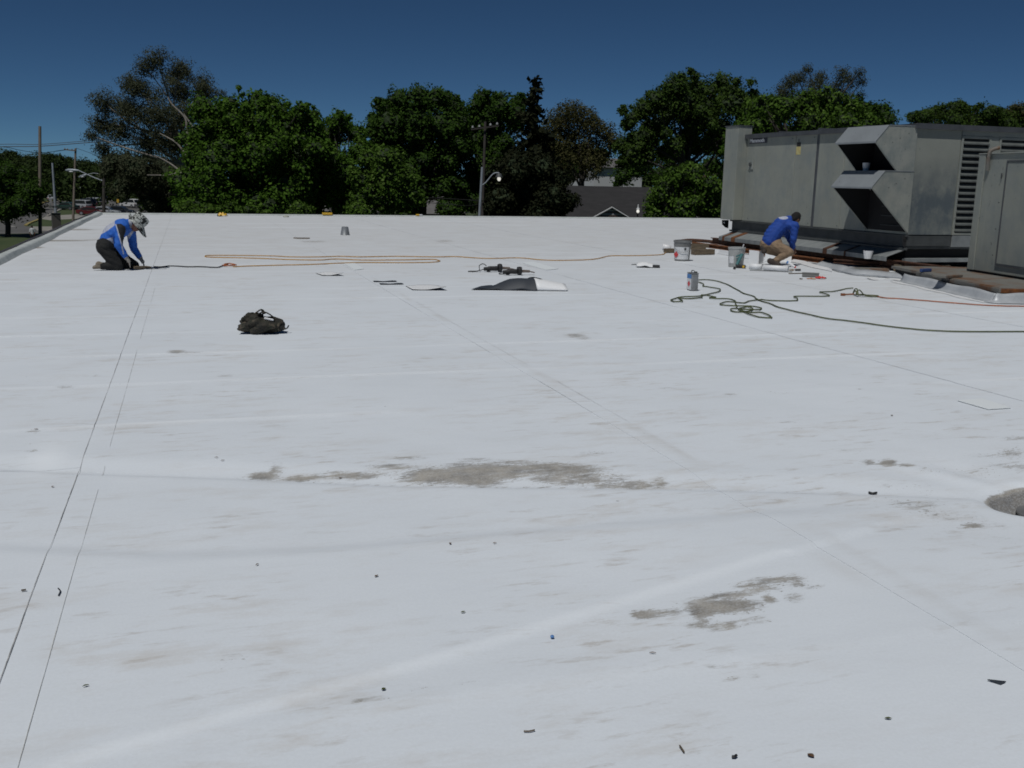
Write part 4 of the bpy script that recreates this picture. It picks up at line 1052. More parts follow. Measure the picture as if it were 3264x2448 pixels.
def lump(c, r, seed, name, flat=0.0, nu=40, nv=26):
    rr = random.Random(seed); ph = [rr.uniform(0, 6) for _ in range(8)]; vs = []; fs = []
    for i in range(nv+1):
        a = math.pi*i/nv
        for j in range(nu):
            b = 2*math.pi*j/nu; d = Vector((math.sin(a)*math.cos(b), math.sin(a)*math.sin(b), math.cos(a)))
            w = 1+.10*math.sin(5*b+ph[0]+3*d.z)+.09*math.sin(3*b-4*d.z+ph[1])+.07*math.sin(9*b+6*d.z+ph[2])+.05*math.sin(14*d.x+ph[3])*math.sin(11*d.y+ph[4])
            pp = Vector((d.x*r[0], d.y*r[1], d.z*r[2]))*w; w3 = c+u*pp.x+v*pp.y+Vector((0,0,pp.z)); w3.z = max(w3.z, .008+.006*rr.random()); vs.append(w3)
    for i in range(nv):
        for j in range(nu): fs.append((i*nu+j, i*nu+(j+1) % nu, (i+1)*nu+(j+1) % nu, (i+1)*nu+j))
    m = MB(); m.add(vs, fs); return m.build(name, M_CAMO, bag, smooth=True)
lump(q+u*-.01-v*.10+Vector((0,0,.070)), (.205, .15, .078), 1, 'bag_body')
lump(q+u*-.08-v*.13+Vector((0,0,.135)), (.10, .07, .052), 2, 'folded_top')
lump(q+u*.125-v*.08+Vector((0,0,.075)), (.075, .07, .055), 3, 'side_pocket')
def strapf(pts, w, name):
    pts = smooth_path(pts, 6); g = []
    for i, c in enumerate(pts):
        t = (pts[min(i+1, len(pts)-1)]-pts[max(0, i-1)]).normalized(); n = t.cross(Vector((0,0,1)));
        if n.length < .1: n = v.copy()
        n.normalize(); g.append([c-n*w/2, c+n*w/2])
    m = MB(); m.sheet(g); o = m.build(name, M_CAMO, bag, smooth=True, fix=False); o.modifiers.new('t', 'SOLIDIFY').thickness = .008
strapf([q+u*-.09-v*.10+Vector((0,0,.16)), q+u*.0-v*.09+Vector((0,0,.205)), q+u*.06-v*.09+Vector((0,0,.190)), q+u*.12-v*.09+Vector((0,0,.14)), q+u*.15-v*.08+Vector((0,0,.09))], .05, 'carry_strap')
strapf([q+u*-.15-v*.12+Vector((0,0,.13)), q+u*-.06-v*.13+Vector((0,0,.195)), q+u*-.005-v*.13+Vector((0,0,.225)), q+u*.02-v*.12+Vector((0,0,.18))], .05, 'top_flap')
m = MB(); m.tube(smooth_path([q+u*.17-v*.05+Vector((0,0,.04)), q+u*.22-v*.05+Vector((0,0,.045)), q+u*.245-v*.06+Vector((0,0,.075))], 5), .007, 6); m.build('cord_end', M_BLACK, bag)
m = MB(); m.obox(q+u*.06-v*.03+Vector((0,0,.142)), (.09, .03, .02), rz_of(u)+.1, 0, .25); m.build('pale_cloth', M_SHWHT, bag, bevel=.006)

# ---- cords
def cord(name, label, pts, r, mt, cat='cord', ends=True, sub=5, bump=.0):
    ps = smooth_path([gp(a, b) for a, b in pts], sub); out = []
    for i, p_ in enumerate(ps): out.append(Vector((p_.x+.006*math.sin(i*1.1), p_.y+.010*math.sin(i*.7), r+.005+bump*(1+math.sin(i*.37)))))
    m = MB(); m.tube(out, r, 7); return solo(name, m, mt, label, cat, smooth=True)
YC = [(743,853),(805,850),(880,848),(970,846),(1069,842),(1155,839),(1293,840),(1379,838),(1400,835),(1395,831),(1368,829),(1258,831),(1155,831),(1069,828),(1018,831),(932,830),(863,827),(777,824.5),(674,822),(656,820),(655,818),(674,816),(777,816.6),(863,817.7),(932,821),(1018,821),(1087,819),(1155,821),(1265,819),(1400,821),(1454,820),(1552,826),(1653,824),(1725,830.5),(1798,832),(1888,829),(1942,818),(2015,817),(2105,814),(2121,807)]
cord('extension_cord', 'yellow extension cord laid in long loops across the roof', YC, .0085, M_CORDY)
cord('extension_cord', 'black power cord from the kneeling worker to the yellow cord', [(490,853),(513,853.6),(543,850.5),(600,853),(640,853),(691,855),(712,849),(726,846)], .0095, M_BLACK)
q = gp(733, 849); u, v = view_frame(q); z = Vector((0,0,1))
m = MB(); m.tube(smooth_path([q-u*.12+z*.02, q-u*.06+v*.08+z*.02, q+u*.06+v*.07+z*.03, q+u*.10-v*.03+z*.02, q+u*.0-v*.10+z*.04, q-u*.09-v*.05+z*.03, q-u*.04+v*.05+z*.02, q+u*.08+v*.02+z*.02], 5), .0095, 7); solo('cord_knot', m, M_CORDO, 'knotted orange plug joining the black and yellow cords', 'plug', smooth=True)
GC1 = [(2226,895),(2259.5,894.6),(2300.6,902.5),(2335,918),(2367,936),(2402,948),(2418,959.5),(2452.5,970.6),(2493.7,986),(2554,1000.6),(2633,1018),(2700,1026),(2775,1036),(2899,1052),(3041,1060),(3264,1061),(3560,1056)]
GC2 = [(2226,902.5),(2240,907),(2242,915),(2262,918),(2297,926),(2284,934),(2253,942),(2218,948),(2164,951.6),(2139,959.5),(2152,965),(2177,962.7),(2161,953),(2196,955.7),(2234,951.6),(2240,943.7),(2281,950),(2262,953),(2284,956),(2329,957),(2345,967),(2346,985),(2329,989.6),(2342,997.5),(2380,997.5),(2399,988),(2380,981.6),(2354,988),(2374,999),(2411,1013),(2455,1016.5),(2454,1011),(2427,1000),(2395,1000),(2372,996),(2362,990),(2420,991),(2424,985),(2400,981),(2348,978.5),(2301,975.3),(2297,970.6),(2323,966),(2370,969),(2389,962.7),(2427,959),(2449,961),(2535,962),(2540,955),(2538,948.4),(2633,946.8),(2639,942),(2612,935),(2649,932.6),(2690,924.7),(2717,921.7)]
cord('extension_cord', 'green extension cord sweeping from the solvent can to the right edge', GC1, .0085, M_CORDG)
cord('extension_cord', 'green extension cord lying in a loose tangle below the solvent can', GC2, .0085, M_CORDG, bump=.002)
cord('extension_cord', 'orange extension cord running from the plug tangle to the right edge', [(2770,944),(2783,945.7),(2825,953),(2882,956),(2975,963.7),(3110,974),(3200,978.7),(3264,979.3),(3560,990)], .0085, M_CORDO)
q = gp(2725, 945); u, v = view_frame(q)
m = MB(); m.tube(smooth_path([q-u*.03-v*.20+z*.02, q-u*.01-v*.10+z*.09, q+u*.02-v*.02+z*.10, q+u*.04+v*.05+z*.03, q+u*.0+z*.08, q-u*.02-v*.06+z*.02, q+u*.10-v*.03+z*.03, q+u*.26+v*.0+z*.02, q+u*.30-v*.08+z*.02, q+u*.18-v*.10+z*.02, q+u*.02+v*.02+z*.03, q+u*.05-v*.04+z*.09, q+u*.14+v*.03+z*.02, q+u*.28+v*.03+z*.02], 5), .0085, 7); solo('cord_tangle', m, M_CORDG, 'tangled knot of green cord at the start of the orange cord', 'cord', smooth=True)
m = MB(); m.tube([q-u*.13+z*.02, q-u*.02-v*.02+z*.03], .011, 8); m.obox(q-u*.16+v*.01+z*.02, (.06, .035, .03), rz_of(u)+.2); solo('cord_plug', m, mat('orange_plug', (.20, .07, .025), .5), 'brown orange cord plug left of the tangled knot', 'plug')

# ---- bits on the far edge
q = gp(709, 690); solo('yellow_pouch', crumple(q, .30, .2, .16, 4), M_YELL, 'yellow orange pouch lying at the far roof edge', 'pouch', smooth=True)
m = MB(); m.beam(gp(697, 690)+Vector((0,0,.03)), gp(706, 689)+Vector((0,0,.05)), .10, .05); solo('grey_tool', m, M_FRAME, 'grey tool lying left of the yellow pouch', 'tool')
solo('crumpled_wrapper', crumple(gp(912, 693), .17, .12, .09, 9), mat('pale_wrapper', (.36, .36, .30), .7), 'crumpled pale wrapper near the far roof edge', 'wrapper', smooth=True)
def edgebox(px, w, d, h, mt, name, label, cat):
    q = on(px, 684, 1, ROOF_Y1-.05); m = MB(); m.obox((q.x, q.y, .05+h/2), (w, d, h), .03); solo(name, m, mt, label, cat, bevel=.006)
edgebox(1043, .36, .16, .075, M_YELL, 'yellow_case', 'yellow case resting on the far roof edge', 'case')
edgebox(1331, .12, .10, .05, M_YELL, 'yellow_scrap', 'small yellow scrap on the far roof edge beside a white piece', 'scrap')
edgebox(1341, .12, .10, .04, M_WHITE, 'white_scrap', 'small white scrap on the far roof edge', 'scrap')

# ---- roof drain
p = Vector((DRAIN.x, DRAIN.y, float(roof_z(DRAIN.x, DRAIN.y))))
dr = thing('roof_drain', 'grey domed roof drain in a silted hollow at the right edge', 'drain', p)
m = MB(); m.lathe([(.15, .004), (.15, .014), (.11, .02), (.10, .01)], p, 28); m.build('drain_ring', M_STEEL, dr, smooth=True)
for i in range(12):
    a = 2*math.pi*i/12; m = MB(); m.tube(smooth_path([p+Vector((.10*math.cos(a), .10*math.sin(a), .016)), p+Vector((.092*math.cos(a), .092*math.sin(a), .075)), p+Vector((.04*math.cos(a), .04*math.sin(a), .11))], 4), .007, 6); m.build('dome_bar', M_STEEL, dr)
m = MB(); m.lathe([(.045, .105), (.045, .118), (.02, .122)], p, 16); m.build('dome_cap', M_STEEL, dr)
# ---- leaves, twigs and scraps
M_LEAFG = mat('fallen_leaf_green', (.055, .075, .022), .7, col2=(.10, .085, .03), scale=30)
M_LEAFB = mat('fallen_leaf_brown', (.115, .060, .026), .75, col2=(.06, .035, .02), scale=30)
def leaf(px, py, L, w, ang, mt, label, g_='fallen leaves on the roof'):
    q = gp(px, py); q.z = float(roof_z(q.x, q.y))+.0035; L *= .62; w *= .62; m = MB(); n = 7; top = []
    vs = []; fs = []
    for i in range(n):
        t = i/(n-1); ww = w*math.sin(math.pi*t)**.8*.5; x = (t-.5)*L; z = .0008+.0016*math.sin(t*math.pi)
        vs += [(x, -ww, z+.0012), (x, 0, z), (x, ww, z+.0016)]
    for i in range(n-1):
        for j in range(2): fs.append((i*3+j, i*3+j+1, i*3+j+4, i*3+j+3))
    m.add(vs, fs); o = m.build('fallen_leaf', mt, None, fix=False); o.location = q; o.rotation_euler = (0, 0, ang); return tag(o, label, 'leaf', g_)
leaf(274, 2199, .030, .012, .35, M_LEAFG, 'small green leaf alone at the lower left of the roof')
leaf(2584, 2414, .034, .028, 1.9, M_LEAFB, 'round brown leaf close to the bottom edge')
leaf(2831, 2293, .034, .014, -.3, M_LEAFG, 'narrow green leaf above and right of the round brown leaf')
leaf(1476, 1964, .030, .014, .2, M_LEAFG, 'dark green leaf in the middle of the foreground')
leaf(1200, 1847, .032, .016, .6, M_LEAFB, 'dark brown leaf below the curved fold')
leaf(1223, 2205, .026, .018, .5, M_LEAFG, 'rounded green leaf beside a faint silt smear')
leaf(2080, 2089, .036, .009, -.3, M_LEAFB, 'thin reddish brown leaf below the near silt stain')
leaf(1435, 1744, .026, .016, 1.2, M_LEAFB, 'left one of two small leaves on the curved fold')
leaf(1577, 1743, .026, .012, .1, M_LEAFB, 'right one of two small leaves on the curved fold')
leaf(690, 1463, .030, .014, .1, M_LEAFB, 'upper of two brown leaves left of the long silt stain')
leaf(710, 1472, .034, .012, .4, M_LEAFB, 'lower of two brown leaves left of the long silt stain')
leaf(820, 1811, .032, .010, .9, M_LEAFB, 'slim brown leaf below the soft dark fold at left')
leaf(168, 1548, .026, .018, .9, M_LEAFB, 'brown leaf left of the seam just below the cross lap')
leaf(1085, 1518, .030, .016, .5, M_LEAFB, 'brown leaf lying in the left part of the long silt stain')
leaf(2842, 1330, .040, .024, 1.2, M_LEAFB, 'curled brown leaf in the right middle of the roof')
leaf(115, 1373, .04, .018, .2, M_LEAFB, 'brown leaf beside a faint track left of the seam')
def twig(pts, r, label, name='twig', mt=None, cat='twig'):
    ps = []
    for a, b in pts:
        q = gp(a, b); q.z = float(roof_z(q.x, q.y))+r+.004; ps.append(q)
    m = MB(); m.tube(smooth_path(ps, 4), r, 5); solo(name, m, mt or M_WOOD, label, cat)
twig([(1669, 2338), (1688, 2338), (1704, 2334)], .0022, 'thin curved twig near the bottom of the roof')
twig([(2166, 2384), (2180, 2405)], .0025, 'short slanting twig near the bottom centre right')
twig([(69, 1896), (84, 1894)], .0035, 'short brown twig left of the seam')
twig([(186, 1888), (193, 1897), (187, 1911)], .0022, 'forked dark wire lying on the seam line', 'wire_scrap', M_BLACK, 'wire')
twig([(2770, 1562), (2783, 1565), (2795, 1563)], .006, 'black stick left of the roof drain', 'black_stick', M_BLACK, 'stick')
twig([(2332, 2420), (2340, 2421), (2347, 2416)], .004, 'tiny dark hooked scrap at the bottom edge', 'hooked_scrap', M_BLACK, 'scrap')
m = MB(); vs = [gp(3147, 2171), gp(3190, 2184), gp(3206, 2177)]; vs = [Vector((q.x, q.y, float(roof_z(q.x, q.y))+.008)) for q in vs]
m.add(vs+[q-Vector((0,0,.004)) for q in vs], [(0,1,2),(5,4,3),(0,3,4,1),(1,4,5,2),(2,5,3,0)]); solo('membrane_triangle', m, M_SHBLK, 'small black triangle of membrane near the lower right', 'scrap')
m = MB(); q = gp(1760, 2038); q.z = float(roof_z(q.x, q.y))+.006; m.lathe([(.006, 0), (.007, .004), (.004, .007)], q, 10); solo('bottle_cap', m, M_BLUE, 'tiny blue cap on the pale fold', 'cap')

# ================================================================== PEOPLE
def capsule(mb, a, b, ra, rb, n=14, flat=None):
    """tapered capsule; flat = (axis, factor) squashes its section along a direction"""
    a, b = Vector(a), Vector(b); d = b-a; L = d.length
    if L < 1e-6: d = Vector((0,0,1))
    d.normalize(); x = d.orthogonal().normalized(); y = d.cross(x); rings = []
    for i in range(5):
        t = (math.pi/2)*(i/4.5-1.0+.0); t = -math.pi/2+math.pi/2*(i+.35)/4.35
        rings.append((a+d*(ra*math.sin(t)), ra*math.cos(t)))
    for i in range(5):
        t = math.pi/2*i/4.35; rings.append((b+d*(rb*math.sin(t)), rb*math.cos(t)))
    vs = []
    for c, r in rings:
        for j in range(n):
            an = 2*math.pi*j/n; o = x*(r*math.cos(an))+y*(r*math.sin(an))
            if flat: ax = flat[0]; o = o-ax*(o.dot(ax)*(1-flat[1]))
            vs.append(c+o)
    fs = []
    for i in range(len(rings)-1):
        for j in range(n): fs.append((i*n+j, i*n+(j+1) % n, (i+1)*n+(j+1) % n, (i+1)*n+j))
    fs.append(tuple(range(n-1,-1,-1))); k = (len(rings)-1)*n; fs.append(tuple(range(k, k+n)))
    mb.add(vs, fs)
def fuse(mb, name, mats, parent, voxel=.010, smooth=6, pick=None, wrinkle=0.0):
    """unite the overlapping shapes into one skin"""
    off = ORIGIN[parent.name]
    me = bpy.data.meshes.new('tmp'); me.from_pydata([tuple(Vector(p)-off) for p in mb.v], [], mb.f)
    bm = bmesh.new(); bm.from_mesh(me); bmesh.ops.recalc_face_normals(bm, faces=bm.faces); bm.to_mesh(me); bm.free()
    o = bpy.data.objects.new('tmp', me); C.objects.link(o)
    r = o.modifiers.new('r', 'REMESH'); r.mode = 'VOXEL'; r.voxel_size = voxel; r.use_smooth_shade = True
    s = o.modifiers.new('s', 'SMOOTH'); s.iterations = smooth; s.factor = .5
    dg = bpy.context.evaluated_depsgraph_get(); me2 = bpy.data.meshes.new_from_object(o.evaluated_get(dg))
    bpy.data.objects.remove(o)
    if wrinkle:
        n = len(me2.vertices); co = np.empty(n*3); me2.vertices.foreach_get('co', co); co = co.reshape(-1, 3)
        no = np.empty(n*3); me2.vertices.foreach_get('normal', no); no = no.reshape(-1, 3)
        w = np.sin(co[:,0]*38+co[:,2]*46+2*np.sin(co[:,1]*19))*np.sin(co[:,1]*27-co[:,2]*21+1)+.6*np.sin(co[:,2]*75+co[:,0]*30+2*np.sin(co[:,1]*31))
        co += no*(w*wrinkle)[:,None]; me2.vertices.foreach_set('co', co.ravel())
    if not isinstance(mats, (list, tuple)): mats = [mats]
    me2.materials.clear()
    for m in mats: me2.materials.append(m)
    if pick:
        for f in me2.polygons: f.material_index = pick(Vector(f.center)+off, f.normal)
    me2.polygons.foreach_set('use_smooth', [True]*len(me2.polygons)); me2.name = name
    ob = bpy.data.objects.new(name, me2); C.objects.link(ob); ob.parent = parent; ORIGIN[ob.name] = off
    return ob
def inpoly(x, y, poly):
    c = False; n = len(poly)
    for i in range(n):
        x1, y1 = poly[i]; x2, y2 = poly[i-1]
        if (y1 > y) != (y2 > y) and x < (x2-x1)*(y-y1)/(y2-y1)+x1: c = not c
    return c
def fingers(mb, wrist, tip_dir, side, down, s=1.0, curl=.8):
    """palm and five curled fingers; side = toward the thumb"""
    t = tip_dir.normalized(); sd = side.normalized(); dn = down.normalized()
    palm = wrist+t*.045*s
    capsule(mb, wrist, wrist+t*.07*s+sd*.0, .028*s, .034*s, flat=(dn, .6))
    for i, (o, L) in enumerate(((.027, .066), (.009, .075), (-.010, .070), (-.028, .055))):
        a = wrist+t*.075*s+sd*o*s; b = a+(t*math.cos(curl*.5)+dn*math.sin(curl*.5))*L*.48*s; c = b+(t*math.cos(curl*1.5)+dn*math.sin(curl*1.5))*L*.52*s
        capsule(mb, a-t*.02*s, b, .0105*s, .0098*s, 8); capsule(mb, b, c, .0098*s, .0082*s, 8)
    a = wrist+t*.025*s+sd*.030*s; b = a+(t*.6+sd*.6+dn*.5).normalized()*.042*s; c = b+(t*.8+dn*.6-sd*.1).normalized()*.032*s
    capsule(mb, a-sd*.012*s, b, .0125*s, .011*s, 8); capsule(mb, b, c, .011*s, .009*s, 8)
M_SKIN = mat('skin', (.22, .095, .060), .55, fine=.04)
M_SKINB = mat('skin_brown', (.16, .075, .045), .55, fine=.04)
M_JBLUE = mat('jersey_blue', (.014, .115, .50), .75, col2=(.011, .092, .41), scale=14, bump=.2, fine=.05)
M_JBLUE2 = mat('shirt_blue', (.007, .052, .29), .8, col2=(.006, .040, .23), scale=12, bump=.2, fine=.05)
M_JBLK = mat('jersey_black', (.010, .010, .013), .8); M_JWHT = mat('jersey_white', (.38, .40, .48), .75, fine=.04)
M_PBLK = mat('trousers_black', (.007, .0075, .0075), .9, col2=(.013, .0135, .013), scale=9, bump=.3)
M_PTAN = mat('trousers_tan', (.235, .165, .105), .85, col2=(.175, .12, .075), scale=9, bump=.3)
M_GLOVE = mat('glove_grey', (.34, .32, .29), .85, col2=(.25, .22, .19), scale=14)
M_SHOE = mat('shoe_tan', (.20, .17, .13), .8, col2=(.14, .115, .085), scale=12); M_SHOED = mat('shoe_brown', (.055, .040, .032), .8, col2=(.03, .023, .02), scale=12)
M_HAIR = mat('hair_black', (.006, .005, .005), .9, fine=.1, bump=.6, bscale=120)
M_HATC = camo('hat_pattern', [(.015, .017, .015), (.42, .44, .42), (.055, .06, .055), (.50, .52, .50), (.03, .033, .03)], 11)

# ---- worker kneeling at left, seen from his right side
O1 = gp(376.6, 859); U1, V1 = view_frame(O1); K1 = pxm(depth_of(O1))/6.32
def m1(cx_, cy_, v=0.0):
    return O1+U1*((cx_-800)*K1)+V1*v+Vector((0,0,(1385-cy_)*K1+v*.085))
def inv1(p):
    d = p-O1; v = d.dot(V1); return 800+d.dot(U1)/K1, 1385-(d.z-v*.085)/K1, v
w1 = thing('person', 'person in blue jersey and patterned bucket hat kneeling over the roof seam', 'person', (O1.x, O1.y, .004))
hip, mid, chest, neck = m1(585, 905), m1(745, 660), m1(925, 545), m1(1075, 480)
headc = m1(1195, 470)
HA = (m1(1385, 300)-m1(1195, 490)).normalized()             # axis from chin side up through the hat
FD = (m1(1330, 640)-m1(1195, 500)).normalized()              # where the face looks
def head(mb, c, up, fwd, s=1.0):
    sd = up.cross(fwd).normalized()
    R = Matrix((sd, fwd, up)).transposed()
    mb.ell(c, (.076*s, .094*s, .106*s), R, 20, 14)
    mb.ell(c+fwd*.030*s-up*.060*s, (.052*s, .058*s, .058*s), R, 14, 10)       # jaw
    capsule(mb, c+fwd*.088*s+up*.008*s, c+fwd*.112*s-up*.028*s, .010*s, .015*s, 8)  # nose
    for q in (-1, 1):
        mb.ell(c+sd*(q*.078*s)-up*.012*s-fwd*.005*s, (.012*s, .020*s, .032*s), R, 10, 8)   # ears
        mb.ell(c+fwd*.078*s+sd*(q*.030*s)+up*.016*s, (.020*s, .014*s, .010*s), R, 8, 6)     # brow
    mb.ell(c+fwd*.088*s-up*.058*s, (.024*s, .012*s, .008*s), R, 8, 6)          # lips
b = MB(); head(b, headc, HA, FD)
capsule(b, neck, headc-HA*.05-FD*.01, .055, .052)
capsule(b, hip, mid, .115, .12, flat=(V1, 1.25)); capsule(b, mid, chest, .12, .125, flat=(V1, 1.3)); capsule(b, chest, neck, .11, .06)
ns, ne, nw = m1(890, 590, .19), m1(830, 900, .25), m1(950, 1130, .22)
fs_, fe, fw = m1(1085, 640, -.19), m1(1120, 960, -.24), m1(1225, 1140, -.22)
for (a_, e_, w_) in ((ns, ne, nw), (fs_, fe, fw)):
    capsule(b, chest.lerp(a_, .55), a_, .07, .058); capsule(b, a_, e_, .052, .040); capsule(b, e_, w_, .040, .028)
nh, nk, na = m1(560, 950, .10), m1(800, 1318, .13), m1(505, 1310, .12)
fh, fk, fa = m1(620, 960, -.10), m1(1110, 1318, -.12), m1(700, 1320, -.13)
for (h_, k_, a_) in ((nh, nk, na), (fh, fk, fa)):
    capsule(b, h_, k_, .085, .058); capsule(b, k_, a_, .055, .036)
hd1 = (m1(1070, 1330, .20)-nw).normalized(); hd2 = (m1(1330, 1320, -.20)-fw).normalized()
fingers(b, nw, hd1, -V1, -U1*.2+Vector((0,0,-1)), .92, .7); fingers(b, fw, hd2, V1, -U1*.2+Vector((0,0,-1)), .92, .7)
fuse(b, 'body', M_SKIN, w1, .0085, 4)
# jersey with panels
PAN_BACK = [(380,780),(520,540),(690,400),(790,395),(785,510),(660,610),(520,690),(470,830)]
PAN_BLK = [(800,490),(900,480),(975,540),(985,620),(950,720),(905,900),(868,760),(825,640)]
PAN_W1 = [(560,800),(735,745),(745,870),(690,925),(600,880)]
PAN_W2 = [(905,900),(985,740),(1120,590),(1150,600),(1060,745),(960,850)]
PIPE = [(795,490),(815,490),(905,900),(925,1080),(905,1085),(880,900)]
COLLAR = [(1040,355),(1095,380),(1125,560),(1075,570),(1050,470)]
def pick1(p, n):
    x, y, v = inv1(p)
    if inpoly(x, y, COLLAR): return 2
    if v > .02:
        if inpoly(x, y, PIPE): return 2
        if inpoly(x, y, PAN_BLK): return 1
        if inpoly(x, y, PAN_W1) and v < .2: return 2
    if inpoly(x, y, PAN_W2) and v < .16: return 2
    if inpoly(x, y, PAN_BACK) and -.13 < v < .18: return 2
    if v < -.12 and inpoly(x, y, [(1190,590),(1260,590),(1250,780),(1215,740)]): return 1
    return 0
b = MB()
capsule(b, m1(600, 880), mid, .128, .142, flat=(V1, 1.25)); capsule(b, mid, chest, .142, .138, flat=(V1, 1.35)); capsule(b, chest, m1(1060, 470), .13, .075)
for (a_, e_, w_) in ((ns, ne, nw), (fs_, fe, fw)):
    capsule(b, chest.lerp(a_, .45), a_, .092, .078); capsule(b, a_, e_, .074, .062); capsule(b, e_, e_.lerp(w_, .93), .062, .046)
fuse(b, 'jersey', [M_JBLUE, M_JBLK, M_JWHT], w1, .0085, 5, pick1, .003)
b = MB()
for (h_, k_, a_) in ((nh, nk, na), (fh, fk, fa)):
    capsule(b, h_, k_, .118, .082); capsule(b, k_+Vector((0,0,.012)), a_, .074, .055)
capsule(b, hip-V1*.09, hip+V1*.09, .132, .132)
fuse(b, 'trousers', M_PBLK, w1, .010, 5, None, .004)
b = MB(); capsule(b, m1(600, 868)-V1*.08, m1(600, 868)+V1*.08, .137, .137); 
for s_, a_, t_ in ((1, na, m1(355, 1362, .12)), (-1, fa, m1(560, 1365, -.13))):
    b = MB(); capsule(b, a_+Vector((0,0,.012)), a_-U1*.045+Vector((0,0,.028)), .044, .046); capsule(b, a_-U1*.03, t_+Vector((0,0,.018)), .045, .026, flat=(V1, 1.15))
    fuse(b, 'shoe', M_SHOE, w1, .009, 4)
for w_, hd, sd in ((nw, hd1, -V1), (fw, hd2, V1)):
    b = MB(); fingers(b, w_, hd, sd, -U1*.2+Vector((0,0,-1)), 1.06, .7); capsule(b, w_-hd*.045, w_+hd*.02, .042, .037)
    fuse(b, 'glove', M_GLOVE, w1, .0055, 2)
# bucket hat: soft crown and drooping brim
SD1 = HA.cross(FD).normalized(); RH = Matrix((SD1, FD, HA)).transposed(); hc = headc+HA*.028
m = MB(); prof = [(.112, -.012), (.120, .03), (.122, .09), (.110, .128), (.068, .142), (.008, .144)]
m.lathe(prof, hc, 26, cap0=False, R=RH); cr_ = m.build('hat_crown', M_HATC, w1, smooth=True)
g = []
for i in range(37):
    a = 2*math.pi*i/36; row = []
    for t in (0, .33, .66, 1):
        fr = .5+.5*math.sin(a)                             # 1 at the front, 0 at the back
        rr = .112+(.070+.045*fr)*t; droop = -(.060+.030*fr)*t-.012*t*math.sin(3*a+1)
        if fr < .18: droop += .085*t*(1-fr/.18)            # the back of the brim is turned up
        row.append(hc+RH @ Vector((rr*math.cos(a), rr*math.sin(a)*1.06, .004+droop)))
    g.append(row)
m = MB(); m.sheet(g); o = m.build('hat_brim', M_HATC, w1, smooth=True, fix=False); o.modifiers.new('t', 'SOLIDIFY').thickness = .004
m = MB(); q0 = m1(440, 880, .09); m.obox(q0+U1*.02, (.05, .03, .075), rz_of(U1), 0, .2); m.build('belt_pouch', M_BLACK, w1, bevel=.006)
# the hose nozzle he works with
m = MB(); a = m1(1140, 1345, .10); m.tube(smooth_path([m1(1100, 1350, .18), m1(1200, 1352, .08), m1(1340, 1345, -.02), m1(1430, 1350, -.05)], 4), [.020, .022, .026, .026, .026, .026, .024, .022, .020, .018, .016, .014, .012], 8); solo('seam_probe', m, M_WOOD, 'dark seam tool under the gloved hands of the left worker', 'tool', smooth=True)
m = MB(); m.beam(m1(1330, 1378, .02)+Vector((0,0,.002)), m1(1720, 1362, -.02)+Vector((0,0,.004)), .05, .006); solo('cord_mat', m, M_SHBLK, 'thin black strip on the roof in front of the left worker', 'strip')

# ---- worker crouching at the air handler, seen from behind
O2 = gp(2462.7, 848); U2, V2 = view_frame(O2); K2 = pxm(depth_of(O2))/5.53
def m2(cx_, cy_, v=0.0):
    return O2+U2*((cx_-900)*K2)+V2*v+Vector((0,0,(1040-cy_)*K2+v*.08))
def inv2(p):
    d = p-O2; v = d.dot(V2); return 900+d.dot(U2)/K2, 1040-(d.z-v*.08)/K2, v
w2 = thing('person', 'person in plain blue shirt and tan trousers crouching at the air handler', 'person', (O2.x, O2.y, .004))
hip, mid, chest, neck = m2(845, 660, -.02), m2(880, 470, -.06), m2(1010, 310, -.12), m2(1140, 215, -.16)
headc = m2(1235, 195, -.20); HA = (U2*.45+Vector((0,0,.75))-V2*.35).normalized(); FD = (U2*.55-V2*.65-Vector((0,0,.55))); FD = (FD-HA*FD.dot(HA)).normalized()
b = MB(); head(b, headc, HA, FD); capsule(b, neck, headc-HA*.06, .055, .05)
tside = (U2*.80-V2*.10-Vector((0,0,.45))).normalized()
rs_, re_, rw_ = m2(1225, 330, .0), m2(1215, 560, .02), m2(1205, 740, -.06)
ls_, le_, lw_ = m2(940, 270, -.30), m2(1120, 480, -.42), m2(1240, 700, -.35)
capsule(b, hip, mid, .12, .125); capsule(b, mid, chest, .125, .13); capsule(b, chest, neck, .11, .06)
for (a_, e_, w_) in ((rs_, re_, rw_), (ls_, le_, lw_)):
    capsule(b, chest.lerp(a_, .5), a_, .07, .058); capsule(b, a_, e_, .052, .040); capsule(b, e_, w_, .040, .028)
rh, rk, ra = m2(930, 690, .06), m2(1165, 790, .10), m2(930, 950, .16)
lh, lk, la = m2(800, 690, -.02), m2(1010, 800, -.22), m2(750, 770, -.02)
for (h_, k_, a_) in ((rh, rk, ra), (lh, lk, la)):
    capsule(b, h_, k_, .085, .06); capsule(b, k_, a_, .055, .036)
fingers(b, rw_, (U2*.25-V2*.3+Vector((0,0,-.8))), -U2, -V2, .95, .8); fingers(b, lw_, (U2*.3+Vector((0,0,-.8))), U2*-.5+V2*.5, -V2, .95, .8)
fuse(b, 'body', M_SKINB, w2, .0085, 4)
def pick2(p, n):
    x, y, v = inv2(p)
    return 1 if ((x-1020)/80)**2+((y-192)/32)**2 < 1 and v > -.2 else 0
b = MB(); capsule(b, m2(820, 600, -.02), mid, .150, .158); capsule(b, mid, chest, .158, .155); capsule(b, chest, m2(1120, 225, -.15), .145, .085)
for (a_, e_, w_) in ((rs_, re_, rw_), (ls_, le_, lw_)):
    capsule(b, chest.lerp(a_, .4), a_, .10, .082); capsule(b, a_, e_, .078, .064); capsule(b, e_, e_.lerp(w_, .95), .062, .044)
fuse(b, 'shirt', [M_JBLUE2, M_JWHT], w2, .0085, 5, pick2, .0045)
b = MB()
